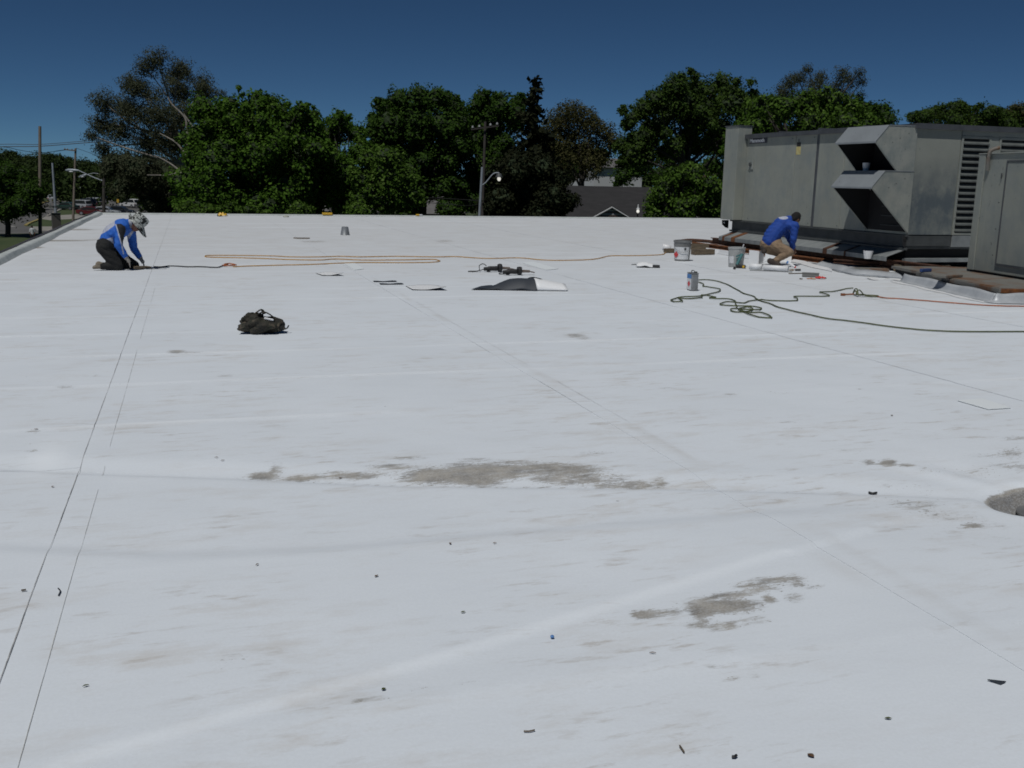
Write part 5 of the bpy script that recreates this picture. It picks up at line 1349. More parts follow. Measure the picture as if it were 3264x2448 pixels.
capsule(b, m2(770, 665, -.02), m2(930, 655, -.02), .125, .125)
for (h_, k_, a_) in ((rh, rk, ra), (lh, lk, la)):
    capsule(b, h_, k_, .112, .085); capsule(b, k_, a_, .080, .056)
fuse(b, 'trousers', M_PTAN, w2, .0095, 5, None, .005)
for a_, t_ in ((ra, m2(1010, 1010, .18)), (la, m2(720, 745, .05))):
    b = MB()
    if a_ is ra: capsule(b, m2(850, 955, .18), m2(1000, 1010, .19), .056, .044, flat=(V2, .85)); capsule(b, ra, m2(880, 960, .18), .048, .055)
    else: capsule(b, la, m2(715, 735, .04), .055, .058); capsule(b, m2(715, 715, .03), m2(735, 790, .06), .052, .05)
    fuse(b, 'shoe', M_SHOED, w2, .009, 4)
SD2 = HA.cross(FD).normalized(); R = Matrix((SD2, FD, HA)).transposed(); b = MB()
b.ell(headc+HA*.018-FD*.018, (.086, .098, .104), R, 20, 14); b.ell(headc-FD*.055-HA*.03, (.072, .055, .075), R, 16, 10)
fuse(b, 'hair', M_HAIR, w2, .009, 3, None, .003)

# ================================================================== STREET LEVEL
M_GRASS = mat('lawn', (.030, .050, .012), .9, col2=(.055, .070, .022), scale=.35, bump=.4, bscale=3, fine=.12)
M_ASPH = mat('asphalt', (.105, .102, .098), .9, col2=(.085, .083, .08), scale=.25, bscale=4, fine=.1)
M_CONC = mat('concrete', (.26, .245, .22), .9, col2=(.21, .20, .18), scale=.8, bscale=6)
M_PAINT = mat('road_paint', (.45, .44, .40), .8, fine=.1)
M_CURBY = mat('yellow_kerb_paint', (.26, .21, .07), .8, fine=.1)
m = MB(); m.add([(-900, -300, GZ), (900, -300, GZ), (900, 1200, GZ), (-900, 1200, GZ)], [(0,1,2,3)])
tag(m.build('ground', M_GRASS, None, fix=False), kind='structure')
def flat(name, poly, z, mt, kind='structure'):
    m = MB(); vs = [gp(a, b, GZ) for a, b in poly]; vs = [Vector((p.x, p.y, GZ+z)) for p in vs]
    m.add(vs, [tuple(range(len(vs)))]); o = m.build(name, mt, None, fix=False)
    if o.data.polygons[0].normal.z < 0: o.data.flip_normals()
    return tag(o, kind=kind)
# main street bending away, car park, drive
flat('road', [(-400, 712), (0, 706), (70, 690), (112, 664), (140, 645), (185, 638), (340, 636), (520, 634), (520, 652), (480, 690), (330, 692), (300, 686), (240, 668), (212, 664), (190, 668), (152, 686), (130, 697), (95, 714), (80, 722), (165, 722), (180, 738), (100, 744), (-400, 752)], .004, M_ASPH)
flat('driveway', [(130, 698), (150, 688), (245, 683), (330, 690), (330, 694), (250, 697), (160, 702)], .008, M_CONC)
flat('pavement', [(100, 722), (170, 722), (200, 728), (190, 738), (120, 735)], .008, M_CONC)
def kerb(pts, w, h, mt, z=.0):
    m = MB(); ps = [gp(a, b, GZ) for a, b in pts]
    for a, b in zip(ps[:-1], ps[1:]): m.beam(Vector((a.x, a.y, GZ+h/2+z)), Vector((b.x, b.y, GZ+h/2+z)), w, h)
    return tag(m.build('kerb', mt, None), kind='structure')
kerb([(82, 720), (96, 712), (130, 699)], .4, .15, M_CURBY); kerb([(112, 664), (140, 646), (185, 638)], .5, .15, M_CURBY)
kerb([(150, 690), (190, 670), (212, 666)], .4, .15, M_CONC)
def mark(pa, pb, w):
    a, b = gp(*pa, GZ), gp(*pb, GZ); m = MB(); d = (b-a).normalized(); n = Vector((-d.y, d.x, 0))*w/2
    m.add([Vector((q.x, q.y, GZ+.012)) for q in (a-n, b-n, b+n, a+n)], [(0,1,2,3)]); return tag(m.build('road_marking', M_PAINT, None, fix=False), kind='structure')
mark((30, 721), (47, 722), .6); mark((-60, 718), (-30, 719), .6)

# ---- trees
def leaf_mat(name, dark, light, trans=.25, tip=None):
    m, nt, b = _nt(name); N = nt.nodes; L = nt.links
    ge = N.new('ShaderNodeNewGeometry'); cr = N.new('ShaderNodeValToRGB'); e = cr.color_ramp.elements
    e[0].color = (*dark, 1); e[1].color = (*light, 1); e[0].position = .1; e[1].position = .85
    if tip: q = e.new(.96); q.color = (*tip, 1)
    L.new(ge.outputs['Random Per Island'], cr.inputs[0])
    L.new(cr.outputs[0], b.inputs['Base Color']); b.inputs['Roughness'].default_value = .8; b.inputs['Specular IOR Level'].default_value = .08
    tr = N.new('ShaderNodeBsdfTranslucent'); L.new(cr.outputs[0], tr.inputs[0]); mx = N.new('ShaderNodeMixShader'); mx.inputs[0].default_value = trans
    L.new(b.outputs[0], mx.inputs[1]); L.new(tr.outputs[0], mx.inputs[2]); L.new(mx.outputs[0], nt.nodes['Material Output'].inputs[0])
    return m
LM = {
 'maple': leaf_mat('leaf_maple', (.038, .086, .010), (.070, .140, .016), .28, (.10, .17, .03)),
 'light': leaf_mat('leaf_bright', (.042, .086, .011), (.076, .138, .020), .28, (.11, .17, .04)),
 'dark':  leaf_mat('leaf_dark', (.023, .053, .008), (.042, .082, .012), .22),
 'oak':   leaf_mat('leaf_oak', (.026, .054, .010), (.058, .096, .018), .25),
 'brown': leaf_mat('leaf_olive_brown', (.040, .048, .026), (.080, .088, .052), .3),
 'olive': leaf_mat('leaf_tan_green', (.036, .040, .014), (.080, .076, .030), .25),
 'con':   leaf_mat('needle_dark', (.008, .011, .005), (.020, .023, .010), .1),
 'far':   leaf_mat('leaf_far', (.018, .032, .009), (.038, .058, .016), .2)}
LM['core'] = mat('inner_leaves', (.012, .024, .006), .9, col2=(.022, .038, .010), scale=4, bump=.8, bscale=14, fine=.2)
M_BARK = mat('bark_dark', (.035, .030, .025), .9, col2=(.055, .048, .04), scale=3, bump=.5, bscale=10)
M_BARKP = mat('bark_pale', (.24, .22, .19), .9, col2=(.14, .125, .11), scale=3, bump=.4, bscale=10)
def leaves_mesh(name, mt, P, Nn, S, asp=1.5):
    """one bent quad per leaf spray: P positions, Nn facing, S sizes"""
    n = len(P); T = RNG.normal(size=(n, 3)); T -= Nn*np.sum(T*Nn, 1, keepdims=True); T /= np.linalg.norm(T, axis=1, keepdims=True)+1e-9
    B = np.cross(Nn, T); S = S[:, None]
    a = P-T*S*.5*asp; b = P+B*S*.5-Nn*S*.12; c = P+T*S*.5*asp; d = P-B*S*.5-Nn*S*.12
    V = np.stack([a, b, c, d], 1).reshape(-1, 3)
    me = bpy.data.meshes.new(name); me.vertices.add(4*n); me.vertices.foreach_set('co', V.ravel())
    me.loops.add(4*n); me.loops.foreach_set('vertex_index', np.arange(4*n, dtype=np.int32))
    me.polygons.add(n); me.polygons.foreach_set('loop_start', np.arange(0, 4*n, 4, dtype=np.int32)); me.polygons.foreach_set('loop_total', np.full(n, 4, np.int32))
    me.update(calc_edges=True); me.materials.append(mt); return me
def lobe_leaves(c, r, n, up=.55, hollow=.55):
    d = RNG.normal(size=(n, 3)); d /= np.linalg.norm(d, axis=1, keepdims=True)
    ph = RNG.uniform(0, 6, 4)
    w = 1+.22*np.sin(4*d[:,0]+ph[0]+3*d[:,2])+.18*np.sin(5*d[:,1]-3*d[:,2]+ph[1])+.14*np.sin(9*d[:,0]*d[:,1]+ph[2])
    rad = (hollow+(1-hollow)*RNG.random(n)**.6)*w
    stray = RNG.random(n) < .07; rad = np.where(stray, rad*RNG.uniform(1.05, 1.35, n), rad)
    P = c+d*rad[:,None]*r*np.array([1, 1, .86]); Nn = d*.8+RNG.normal(size=(n, 3))*.55+np.array([0, 0, up]); Nn /= np.linalg.norm(Nn, axis=1, keepdims=True)
    return P, Nn
def limb(m, a, b, r0, r1, sag=.12, n=6, k=6):
    a, b = Vector(a), Vector(b); L = (b-a).length; o = Vector((random.uniform(-1,1), random.uniform(-1,1), random.uniform(-.2,.8)))*L*sag
    ps = smooth_path([a, a.lerp(b, .5)+o, b], n//2); m.tube(ps, [r0+(r1-r0)*i/(len(ps)-1) for i in range(len(ps))], k, cap=False)
def tree(name, label, depth, lobes, kind, leaf=.26, dens=1.0, trunk_px=None, bark=None, thick=1.0, group='trees beyond the roof', deep=True, hollow=.62, limbs=True, core=True, sat=True, extra_limbs=(), trunk_r=None, cat='tree'):
    sc = pxm(depth); xs = [l[0] for l in lobes]; cxp = trunk_px or (min(xs)+max(xs))/2; wpx = (max(xs)-min(xs))+60
    half = wpx*sc*.42*thick; ymid = sum(l[1] for l in lobes)/len(lobes)
    base = at(cxp, 600, depth); base = Vector((base.x, base.y, GZ))
    t = thing(name, label, cat, base, group=group); o_ = np.array(base)
    if sat and core:
        ex = []
        for (px, py, rp) in lobes:
            for _ in range(3):
                a_ = RNG.uniform(0, 2*math.pi); ex.append((px+math.cos(a_)*rp*.78, py+math.sin(a_)*rp*.70, rp*RNG.uniform(.34, .5)))
        lobes = list(lobes)+ex
    PP, NN = [], []; cs = []; lf = leaf*.50; cm = MB()
    fw = np.array((_f.x, _f.y, 0)); fw /= np.linalg.norm(fw)
    for (px, py, rp) in lobes:
        r = rp*sc; rel = (px-cxp)/(wpx/2); mx = half*math.sqrt(max(.05, 1-min(1, rel*rel)))
        offs = [RNG.uniform(-.9, .25)*mx]
        if deep: offs.append(RNG.uniform(.2, 1.0)*mx)
        for q, of in enumerate(offs):
            c = np.array(at(px, py, depth)); c = c+fw*of
            if q: c += np.array([RNG.uniform(-.4, .4)*r, 0, RNG.uniform(-.5, .0)*r])
            n = int(dens*13.0*(r/lf)**2*(1.0 if q == 0 else .6))+30
            P, Nn = lobe_leaves(c, r*1.16, n, hollow=hollow); PP.append(P); NN.append(Nn); cs.append(c)
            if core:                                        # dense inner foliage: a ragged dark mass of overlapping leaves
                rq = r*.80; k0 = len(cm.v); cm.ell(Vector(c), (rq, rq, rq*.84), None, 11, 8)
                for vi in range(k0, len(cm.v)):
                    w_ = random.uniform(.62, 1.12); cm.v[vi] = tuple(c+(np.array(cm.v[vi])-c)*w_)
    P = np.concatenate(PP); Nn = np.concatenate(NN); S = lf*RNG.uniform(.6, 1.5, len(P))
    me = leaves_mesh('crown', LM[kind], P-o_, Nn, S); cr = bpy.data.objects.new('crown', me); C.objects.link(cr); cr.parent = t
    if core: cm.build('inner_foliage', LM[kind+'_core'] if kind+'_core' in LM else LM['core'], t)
    m = MB(); top = max(c[2] for c in cs); cz = sum(c[2] for c in cs)/len(cs); H = top-GZ; tr = trunk_r or max(.10, H*.022)
    fork = Vector((base.x, base.y, GZ+(cz-GZ)*.55)); cen = Vector(np.mean(cs, axis=0))
    m.tube(smooth_path([base, base.lerp(fork, .5)+Vector((.1, .1, 0)), fork, fork.lerp(cen, .7)], 4), [tr*1.25]+[tr]*6+[tr*.8]*4+[tr*.55]*2, 9)
    if limbs:
        for i, c in enumerate(cs):
            if i < 44 and (i % 2 == 0 or len(cs) < 14): limb(m, fork.lerp(cen, random.uniform(0, .7)), c, tr*.42, .02, .10)
    m.build('trunk', bark or M_BARK, t, smooth=True)
    if extra_limbs:
        for pts in extra_limbs:
            m = MB(); ps = smooth_path([at(a, b, depth-half*1.02) for a, b in pts], 4); n = len(ps)
            m.tube(ps, [.11-.075*i/(n-1) for i in range(n)], 6); m.build('limb', M_BARKP, t, smooth=True)
    return t
tree('sparse_tree', 'tall thin-leaved brownish tree at left with pale bare limbs', 78, [(545,205,40),(500,225,36),(600,225,36),(430,268,36),(470,290,42),(560,280,50),(640,285,36),(678,292,22),(340,325,40),(390,335,36),(450,360,50),(540,370,55),(620,370,46),(320,390,36),(380,410,46),(298,432,20),(470,450,50),(560,450,55),(330,470,26),(640,430,36)],
     'brown', .15, .85, core=False, trunk_px=640, bark=M_BARKP, hollow=.15, extra_limbs=[[(640,660),(612,560),(601,508),(595,402),(585,369),(548,332),(535,309)],[(601,508),(565,458),(509,425)],[(632,470),(625,428),(608,395),(585,362)],[(620,600),(572,545),(532,515),(492,495)],[(572,545),(542,558),(469,558)],[(630,620),(588,589),(545,571)]])
tree('scrub_tree', 'dark brown leafed tree growing below the sparse brownish one', 92, [(390,520,40),(480,540,55),(560,560,50),(345,540,28),(425,595,36),(520,620,48),(600,620,38),(500,650,34),(570,670,36)], 'brown', .24, .95)
tree('maple_tree', 'broad bright green maple left of centre with a bumpy top', 62, [(665,345,40),(695,372,46),(755,340,36),(820,325,38),(815,306,18),(880,350,38),(740,400,62),(830,400,62),(650,430,44),(900,420,54),(960,375,34),(975,347,20),(990,420,44),(640,500,52),(740,500,70),(850,500,70),(950,500,60),(600,580,50),(700,600,70),(820,600,70),(930,600,60),(1010,480,40),(590,640,36),(660,660,44),(880,660,46),(760,665,44)], 'maple', .26)
tree('maple_tree', 'green maple right of the broad maple, lower with a dip in its top', 66, [(1085,385,32),(1120,420,28),(1040,430,40),(1010,480,44),(1060,520,54),(1140,430,24),(1150,480,36),(1100,560,60),(1010,570,50),(1045,610,44),(1090,620,44),(980,650,36),(1120,665,32)], 'maple', .26)
tree('young_tree', 'pale green young tree in front of the round dark crown', 54, [(1190,510,38),(1240,500,36),(1160,570,44),(1250,570,50),(1292,560,30),(1220,630,50),(1295,625,38),(1160,640,40)], 'light', .22)
tree('round_tree', 'dark tree with a smooth rounded dome at centre left', 72, [(1230,350,36),(1280,325,36),(1340,316,38),(1400,320,38),(1450,345,36),(1200,400,36),(1260,400,54),(1340,390,58),(1420,400,54),(1470,400,36),(1240,470,54),(1330,480,62),(1430,480,58),(1300,560,54),(1400,560,60),(1450,610,44),(1280,610,46),(1340,600,40),(1440,665,36),(1500,640,36),(1300,660,36)], 'dark', .26)
tree('leafy_tree', 'dark leafy tree directly left of the pointed conifer', 75, [(1540,312,28),(1522,342,28),(1595,312,20),(1600,345,32),(1560,380,46),(1650,322,26),(1640,370,42),(1570,440,54),(1515,450,36),(1540,520,54),(1600,500,54),(1490,400,32),(1510,590,44),(1580,600,50)], 'dark', .26)
tree('tan_tree', 'tan leafed tree right of the pointed conifer', 92, [(1830,350,32),(1790,370,36),(1865,375,36),(1760,400,32),(1820,410,46),(1890,400,30),(1920,420,30),(1950,450,26),(1850,460,46),(1780,460,40),(1910,480,40),(1800,510,36),(1880,520,40)], 'olive', .22, .9, core=False)
tree('oak_tree', 'large oak with gaps between its limbs left of the air handler', 78, [(2170,268,34),(2120,292,34),(2230,278,36),(2290,268,34),(2340,292,36),(2080,322,32),(2050,352,32),(2150,330,46),(2230,340,48),(2310,340,46),(2380,330,36),(2400,370,32),(2010,380,26),(1990,348,14),(2100,400,44),(2200,405,46),(2300,405,44),(2040,440,34),(2130,465,30),(2010,500,34),(2250,460,28),(2340,450,40),(2350,530,34),(2060,500,30),(1975,460,20)], 'oak', .24, .9, trunk_px=2205)
tree('garden_bush', 'dense round green bush right of the dark roofed house', 50, [(2150,562,30),(2200,548,32),(2120,602,40),(2190,600,44),(2250,592,36),(2095,650,34),(2170,660,44),(2250,650,44),(2300,640,30),(2285,682,26),(2090,690,24)], 'light', .20)
tree('slim_tree', 'narrow dark tree right behind the corner post of the air handler', 64, [(2335,480,30),(2345,540,30),(2330,600,30),(2345,650,30),(2320,660,22)], 'maple', .24)
tree('green_tree', 'bright green tree rising behind the air handler', 56, [(2420,345,34),(2470,352,40),(2530,338,40),(2590,324,36),(2640,328,36),(2690,342,36),(2725,362,34),(2450,410,40),(2550,400,48),(2650,400,48),(2735,400,40),(2350,425,30),(2390,400,30)], 'light', .24)
tree('round_tree', 'dark rounded tree right of the bright green tree behind the air handler', 84, [(2745,358,34),(2795,362,34),(2815,382,28),(2715,372,34),(2760,400,40)], 'dark', .26)
tree('bare_tree', 'thin wispy tree standing tall behind the air handler', 98, [(2560,228,20),(2540,255,26),(2500,265,24),(2600,248,22),(2650,243,24),(2690,253,22),(2720,238,20),(2735,262,20),(2580,288,34),(2640,290,28),(2700,300,24),(2745,305,20),(2500,300,30)], 'brown', .16, .62, hollow=.2, core=False)
tree('spiky_tree', 'spiky topped green tree at the right behind the air handler roof', 100, [(2925,374,20),(2965,364,24),(3005,352,26),(3020,342,12),(3060,354,28),(3075,345,10),(3110,364,28),(3160,374,28),(3000,390,34),(3100,395,38),(3180,400,34)], 'oak', .25)
tree('tan_tree', 'brownish tree at the far right edge above the air handler', 122, [(3230,358,26),(3270,348,30),(3200,372,26),(3300,385,36),(3340,370,40),(3240,400,30)], 'olive', .28)
tree('street_tree', 'dark broad street tree at the far left beside the road', 108, [(20,620,44),(60,600,40),(-20,580,54),(90,650,30),(40,660,34),(10,548,36),(95,612,26),(-30,650,46),(60,640,36),(-60,620,50)], 'dark', .30, trunk_px=12, trunk_r=.28)
for i, (px, y0, w, lab) in enumerate([(20, 492, 46, 'far tree at the left edge beyond the road'), (85, 505, 44, 'far tree just left of the bare utility pole'), (150, 500, 46, 'far tree just right of the bare utility pole'), (205, 512, 40, 'far tree behind the crossarm pole'), (270, 520, 44, 'far tree behind the street light arm'), (325, 528, 40, 'far tree nearest the sparse brownish tree')]):
    tree('far_tree', lab, 260, [(px-w*.5, y0+26, 24), (px+w*.4, y0+20, 26), (px, y0+10, 26), (px-w*.3, y0+60, 32), (px+w*.4, y0+62, 32), (px, y0+90, 34), (px-w*.4, y0+100, 26), (px+w*.4, y0+104, 26)], 'far', .55, .9, group='far trees beyond the car park', limbs=False)
for i, (px, py, r, lab) in enumerate([(600,668,22,'low shrub left of the row at the roof edge'), (660,672,20,'low shrub second in the row at the roof edge'), (730,668,22,'low shrub in the middle of the row at the roof edge'), (800,672,18,'low shrub fourth in the row at the roof edge'), (960,668,24,'low shrub below the dip between the two maples'), (1140,672,22,'low shrub left of the pale young tree')]):
    tree('edge_shrub', lab, 48, [(px-r*.9, py+4, r*.8), (px+r*.9, py+4, r*.8), (px, py-4, r), (px, py+20, r)], 'light', .17, group='shrubs below the far roof edge', limbs=False, cat='shrub')
tree('back_tree', 'dark tree filling the space behind the large oak', 125, [(2010,470,34),(2070,455,34),(2130,490,36),(2030,530,36),(2110,550,38),(2180,470,30),(2300,470,34),(2360,450,34),(2270,520,30),(2340,540,36),(1985,560,30)], 'dark', .34, .8, group='trees beyond the roof')
tree('back_tree', 'dark tree filling the space behind the tan tree', 130, [(1740,470,34),(1790,490,34),(1850,500,36),(1760,550,38),(1830,540,30),(1910,500,28),(1720,530,30)], 'dark', .34, .8, group='trees beyond the roof')
# ---- conifer
def conifer(name, label, depth, px, ytop, ybot, kind):
    sc = pxm(depth); top = at(px, ytop, depth); base = Vector((top.x, top.y, GZ)); t = thing(name, label, 'tree', base, group='trees beyond the roof')
    m = MB(); m.tube([base, base.lerp(top, .5), top], [.30, .17, .02], 8); PP, NN = [], []
    H = top.z-GZ; n = 90
    for i in range(n):
        f = (i/(n-1))**.85; z = top.z-f*H*.86; w = (.16+f*3.6)*(1+.38*math.sin(i*2.4))
        for k in range(3 if f < .2 else 5):
            a = random.uniform(0, 2*math.pi); L = w*random.uniform(.6, 1.08); e = Vector((math.cos(a)*L, math.sin(a)*L, (.22*L if f < .25 else -.18*L)))
            p0 = Vector((top.x, top.y, z)); p1 = p0+e
            if k == 0: limb(m, p0, p1, .03, .008, .05, 4, 4)
            q = max(5, int(L*15)); s = RNG.random(q)**.7
            P = np.array(p0)+np.outer(s, np.array(e))+RNG.normal(size=(q, 3))*np.array([.13, .13, .09]); PP.append(P)
            Nn = RNG.normal(size=(q, 3))*.7+np.array([math.cos(a)*.4, math.sin(a)*.4, .6]); NN.append(Nn/np.linalg.norm(Nn, axis=1, keepdims=True))
    P = np.concatenate(PP); Nn = np.concatenate(NN)
    me = leaves_mesh('crown', LM[kind], P-np.array(base), Nn, .25*RNG.uniform(.6, 1.3, len(P)), 1.9); cr = bpy.data.objects.new('crown', me); C.objects.link(cr); cr.parent = t
    m.build('trunk', M_BARK, t)
conifer('conifer', 'dark pointed conifer standing above the centre tree line', 64, 1706, 250, 690, 'con')
tree('cedar_bush', 'dark brownish cedar mass at the foot of the pointed conifer', 60, [(1590,560,44),(1650,540,50),(1720,540,50),(1780,570,40),(1600,630,50),(1680,620,60),(1760,630,50),(1810,640,30),(1560,660,36),(1640,680,40),(1720,680,40)], 'con', .24, 1.0)
# far wood: reads as one mass behind everything
PP, NN = [], []
for i in range(150):
    px = -300+i*26+random.uniform(-12, 12); dp = random.uniform(170, 230); tp = (552 if px > 1750 else (585 if px > 330 else 560))+random.uniform(-22, 20)
    for k in range(4):
        c = np.array(at(px+random.uniform(-18, 18), tp+k*17+random.uniform(-6, 6), dp)); P, Nn = lobe_leaves(c, random.uniform(1.4, 2.3), 60); PP.append(P); NN.append(Nn)
P = np.concatenate(PP); Nn = np.concatenate(NN); me = leaves_mesh('distant_wood', LM['far'], P, Nn, .6*RNG.uniform(.6, 1.3, len(P)))
o = bpy.data.objects.new('distant_wood', me); C.objects.link(o); tag(o, 'dark wood far behind the houses and trees', 'wood', kind='stuff')

# ---- houses
M_SHING = mat('shingles_dark', (.018, .0175, .019), .9, col2=(.026, .025, .027), scale=1.2, stretch=(1, 1, 6), bump=.4, bscale=8)
M_SHING2 = mat('shingles_grey', (.13, .125, .125), .9, col2=(.10, .095, .095), scale=1.2, bump=.4, bscale=8)
M_SIDE = mat('siding_white', (.50, .51, .52), .7, fine=.04); M_SIDEB = mat('siding_brown', (.10, .065, .045), .8); M_SIDEG = mat('siding_grey', (.24, .235, .23), .8)
M_TRIM = mat('trim_white', (.62, .63, .64), .6); M_GLASS = mat('window_glass', (.015, .018, .022), .12, fine=0)
def house(name, label, c, w, d, he, hr, rz, wall, roofm, wins=(), porch=None, chimney=None):
    """local x = along the ridge, -y = toward the camera"""
    t = thing(name, label, 'house', (c.x, c.y, GZ), rz)
    m = MB(); m.box((-w/2, -d/2, 0), (w/2, d/2, he)); m.prism([(-d/2+.02, he), (d/2-.02, he), (0, hr-.12)], -w/2+.02, w/2-.02, 0); m.build('wall', wall, t, local=True)
    for s in (-1, 1):
        m = MB(); m.add([(-w/2-.35, s*(d/2+.45), he-.35*(hr-he)/(d/2)), (w/2+.35, s*(d/2+.45), he-.35*(hr-he)/(d/2)), (w/2+.35, 0, hr), (-w/2-.35, 0, hr)], [(0,1,2,3)])
        o = m.build('roof_slope', roofm, t, local=True); q = o.modifiers.new('t', 'SOLIDIFY'); q.thickness = .14; q.offset = 0
    for (x, z, ww, hh) in wins:
        m = MB(); m.box((x-ww/2-.08, -d/2-.05, z-hh/2-.08), (x+ww/2+.08, -d/2-.002, z+hh/2+.08)); f = m.build('window', M_TRIM, t, local=True)
        m = MB(); m.box((x-ww/2, -d/2-.07, z-hh/2), (x+ww/2, -d/2-.052, z+hh/2)); m.build('pane', M_GLASS, f, local=True)
    if porch:
        px, pw, zb, zt = porch; y0 = -d/2-1.6
        m = MB(); m.prism([(px-pw/2, zb), (px+pw/2, zb), (px, zt)], y0+.10, -.6, 1); g_ = m.build('gable_wall', M_SIDEG, t, local=True)
        for k in range(5):                                  # clapboards
            z = zb+.1+k*(zt-zb)/5.4; hw = pw/2*(1-(z-zb)/(zt-zb))-.1
            m = MB(); m.box((px-hw, y0+.07, z), (px+hw, y0+.098, z+.06)); m.build('clapboard', M_SIDE if k % 2 else M_SIDEB, g_, local=True)
        for s in (-1, 1):
            m = MB(); m.add([(px+s*(pw/2+.3), y0, zb-.18), (px, y0, zt+.10), (px, -.4, zt+.10), (px+s*(pw/2+.3), -.4, zb-.18)], [(0,1,2,3)]); o = m.build('gable_roof', roofm, t, local=True); q = o.modifiers.new('t', 'SOLIDIFY'); q.thickness = .10; q.offset = 0
            m = MB(); m.beam((px+s*(pw/2+.28), y0-.03, zb-.20), (px, y0-.03, zt+.04), .06, .20, up=(0,1,0)); m.build('bargeboard', M_TRIM, t, local=True)
        m = MB(); m.box((px-pw/2, y0+.12, 0), (px+pw/2, -d/2-.01, zb-.02)); m.build('porch_wall', wall, t, local=True)
    if chimney:
        m = MB(); m.box((chimney-.3, .3, hr-.9), (chimney+.3, .9, hr+.8)); m.build('chimney', M_SIDEB, t, local=True)
    return t
FACE = -math.radians(12)
c = at(1960, 600, 76); zr = at(1960, 597, 76).z-GZ
gz_a = at(1892, 661, 70).z-GZ; gz_b = at(1892, 690, 70).z-GZ
house('dark_roof_house', 'house with wide dark shingle roof and small white edged gable', c, 10.5, 8.5, 3.9, zr, FACE, M_SIDEG, M_SHING, [(-3, 2.2, 1.0, 1.2), (2.8, 2.2, 1.2, 1.2)], porch=(-1.35, 2.9, gz_b-.1, gz_a))
m = MB(); q = at(1942, 676, 72); m.tube([q, q+Vector((0,0,.45))], .06, 8); solo('vent_pipe', m, M_BLACK, 'short black vent pipe on the dark house roof', 'pipe')
c = at(1930, 560, 150); house('white_house', 'white sided house half hidden behind the tan tree', c, 8.0, 8, 9.3, 10.6, FACE+.3, M_SIDE, M_SHING2, [(-1.2, 5.0, .9, 1.2), (1.8, 5.0, .9, 1.2), (-1.2, 2.3, .9, 1.2)])
c = at(1385, 620, 88); house('grey_house', 'pale grey house glimpsed below the rounded dark tree', c, 4.5, 6, 4.4, 6.2, FACE, M_SIDEG, M_SHING2, [(0, 2.6, 1.2, 1.2)])
c = at(1050, 630, 95); house('brown_house', 'house with white windows glimpsed under the maples', c, 9, 7, 4.2, 6.2, FACE, M_SIDE, M_SHING2, [(-2.4, 2.6, 1.2, 1.3), (1.0, 2.6, 1.2, 1.3)])
c = at(2265, 590, 96); house('grey_house', 'grey roofed house between the garden bush and air handler', c, 5.5, 7, 5.4, 7.3, FACE-.2, M_SIDEG, M_SHING2, [(0, 3.2, 1.0, 1.2)], chimney=-.8)

# ---- poles, wires, lights
M_POLE = mat('weathered_pole', (.16, .135, .11), .9, col2=(.11, .093, .075), scale=2, stretch=(4, 4, .4), bump=.3, bscale=12)
M_POLED = mat('creosote_pole', (.040, .034, .030), .9, col2=(.028, .024, .022), scale=2)
M_PGALV = mat('galvanised_pole', (.25, .28, .31), .5, metal=.35, col2=(.19, .21, .235), scale=2)
M_WIRE = mat('wire_black', (.012, .012, .013), .6)
def pole(name, label, pb, pt, depth, r0, r1, mt, arm=None):
    a = at(*pb, depth); b = at(*pt, depth); d = (b-a)/(b.z-a.z); base = a+d*(GZ-a.z)
    t = thing(name, label, 'pole', base); m = MB(); m.tube([base, base.lerp(b, .5), b], [r0, (r0+r1)/2, r1], 12); m.build('shaft', mt, t, smooth=True)
    if arm:
        for (p0, p1, w) in arm:
            m = MB(); m.beam(at(*p0, depth)-_f*.25, at(*p1, depth)-_f*.25, .10, w); xa = m.build('crossarm', mt, t)
            for s in (.06, .3, .7, .94):
                q = at(*p0, depth).lerp(at(*p1, depth), s)-_f*.25; m = MB(); m.lathe([(.05, .05), (.09, .08), (.06, .18), (.03, .2)], q, 8); m.build('insulator', M_STEEL, xa)
    return t
pole('utility_pole', 'thick bare wooden pole rising into the sky at far left', (128, 745), (127, 403), 112, .20, .155, M_POLE)
m2p = pole('metal_pole', 'thin grey blue metal pole right of the bare wooden pole', (178, 690), (167, 520), 120, .17, .11, M_PGALV)
q = at(181, 730, 118); q.z = GZ
t = thing('junction_cabinet', 'dark grey roadside cabinet at the foot of the metal pole', 'cabinet', q); m = MB(); m.obox(q+Vector((0,0,1.1)), (.95, .8, 2.2), .2); m.build('cabinet_body', mat('cabinet_grey', (.085, .08, .075), .7), t, bevel=.03); m = MB(); m.obox(q+Vector((0,0,2.24)), (1.05, .9, .08), .2); m.build('cabinet_cap', M_FRAME, t)
pole('utility_pole', 'wooden pole with one crossarm behind the metal pole', (233, 700), (241, 473), 125, .16, .12, M_POLE, arm=[((207, 478), (243, 482), .14)])
pole('utility_pole', 'dark wooden pole carrying the left street light arm', (331, 690), (331, 500), 105, .19, .14, M_POLED)
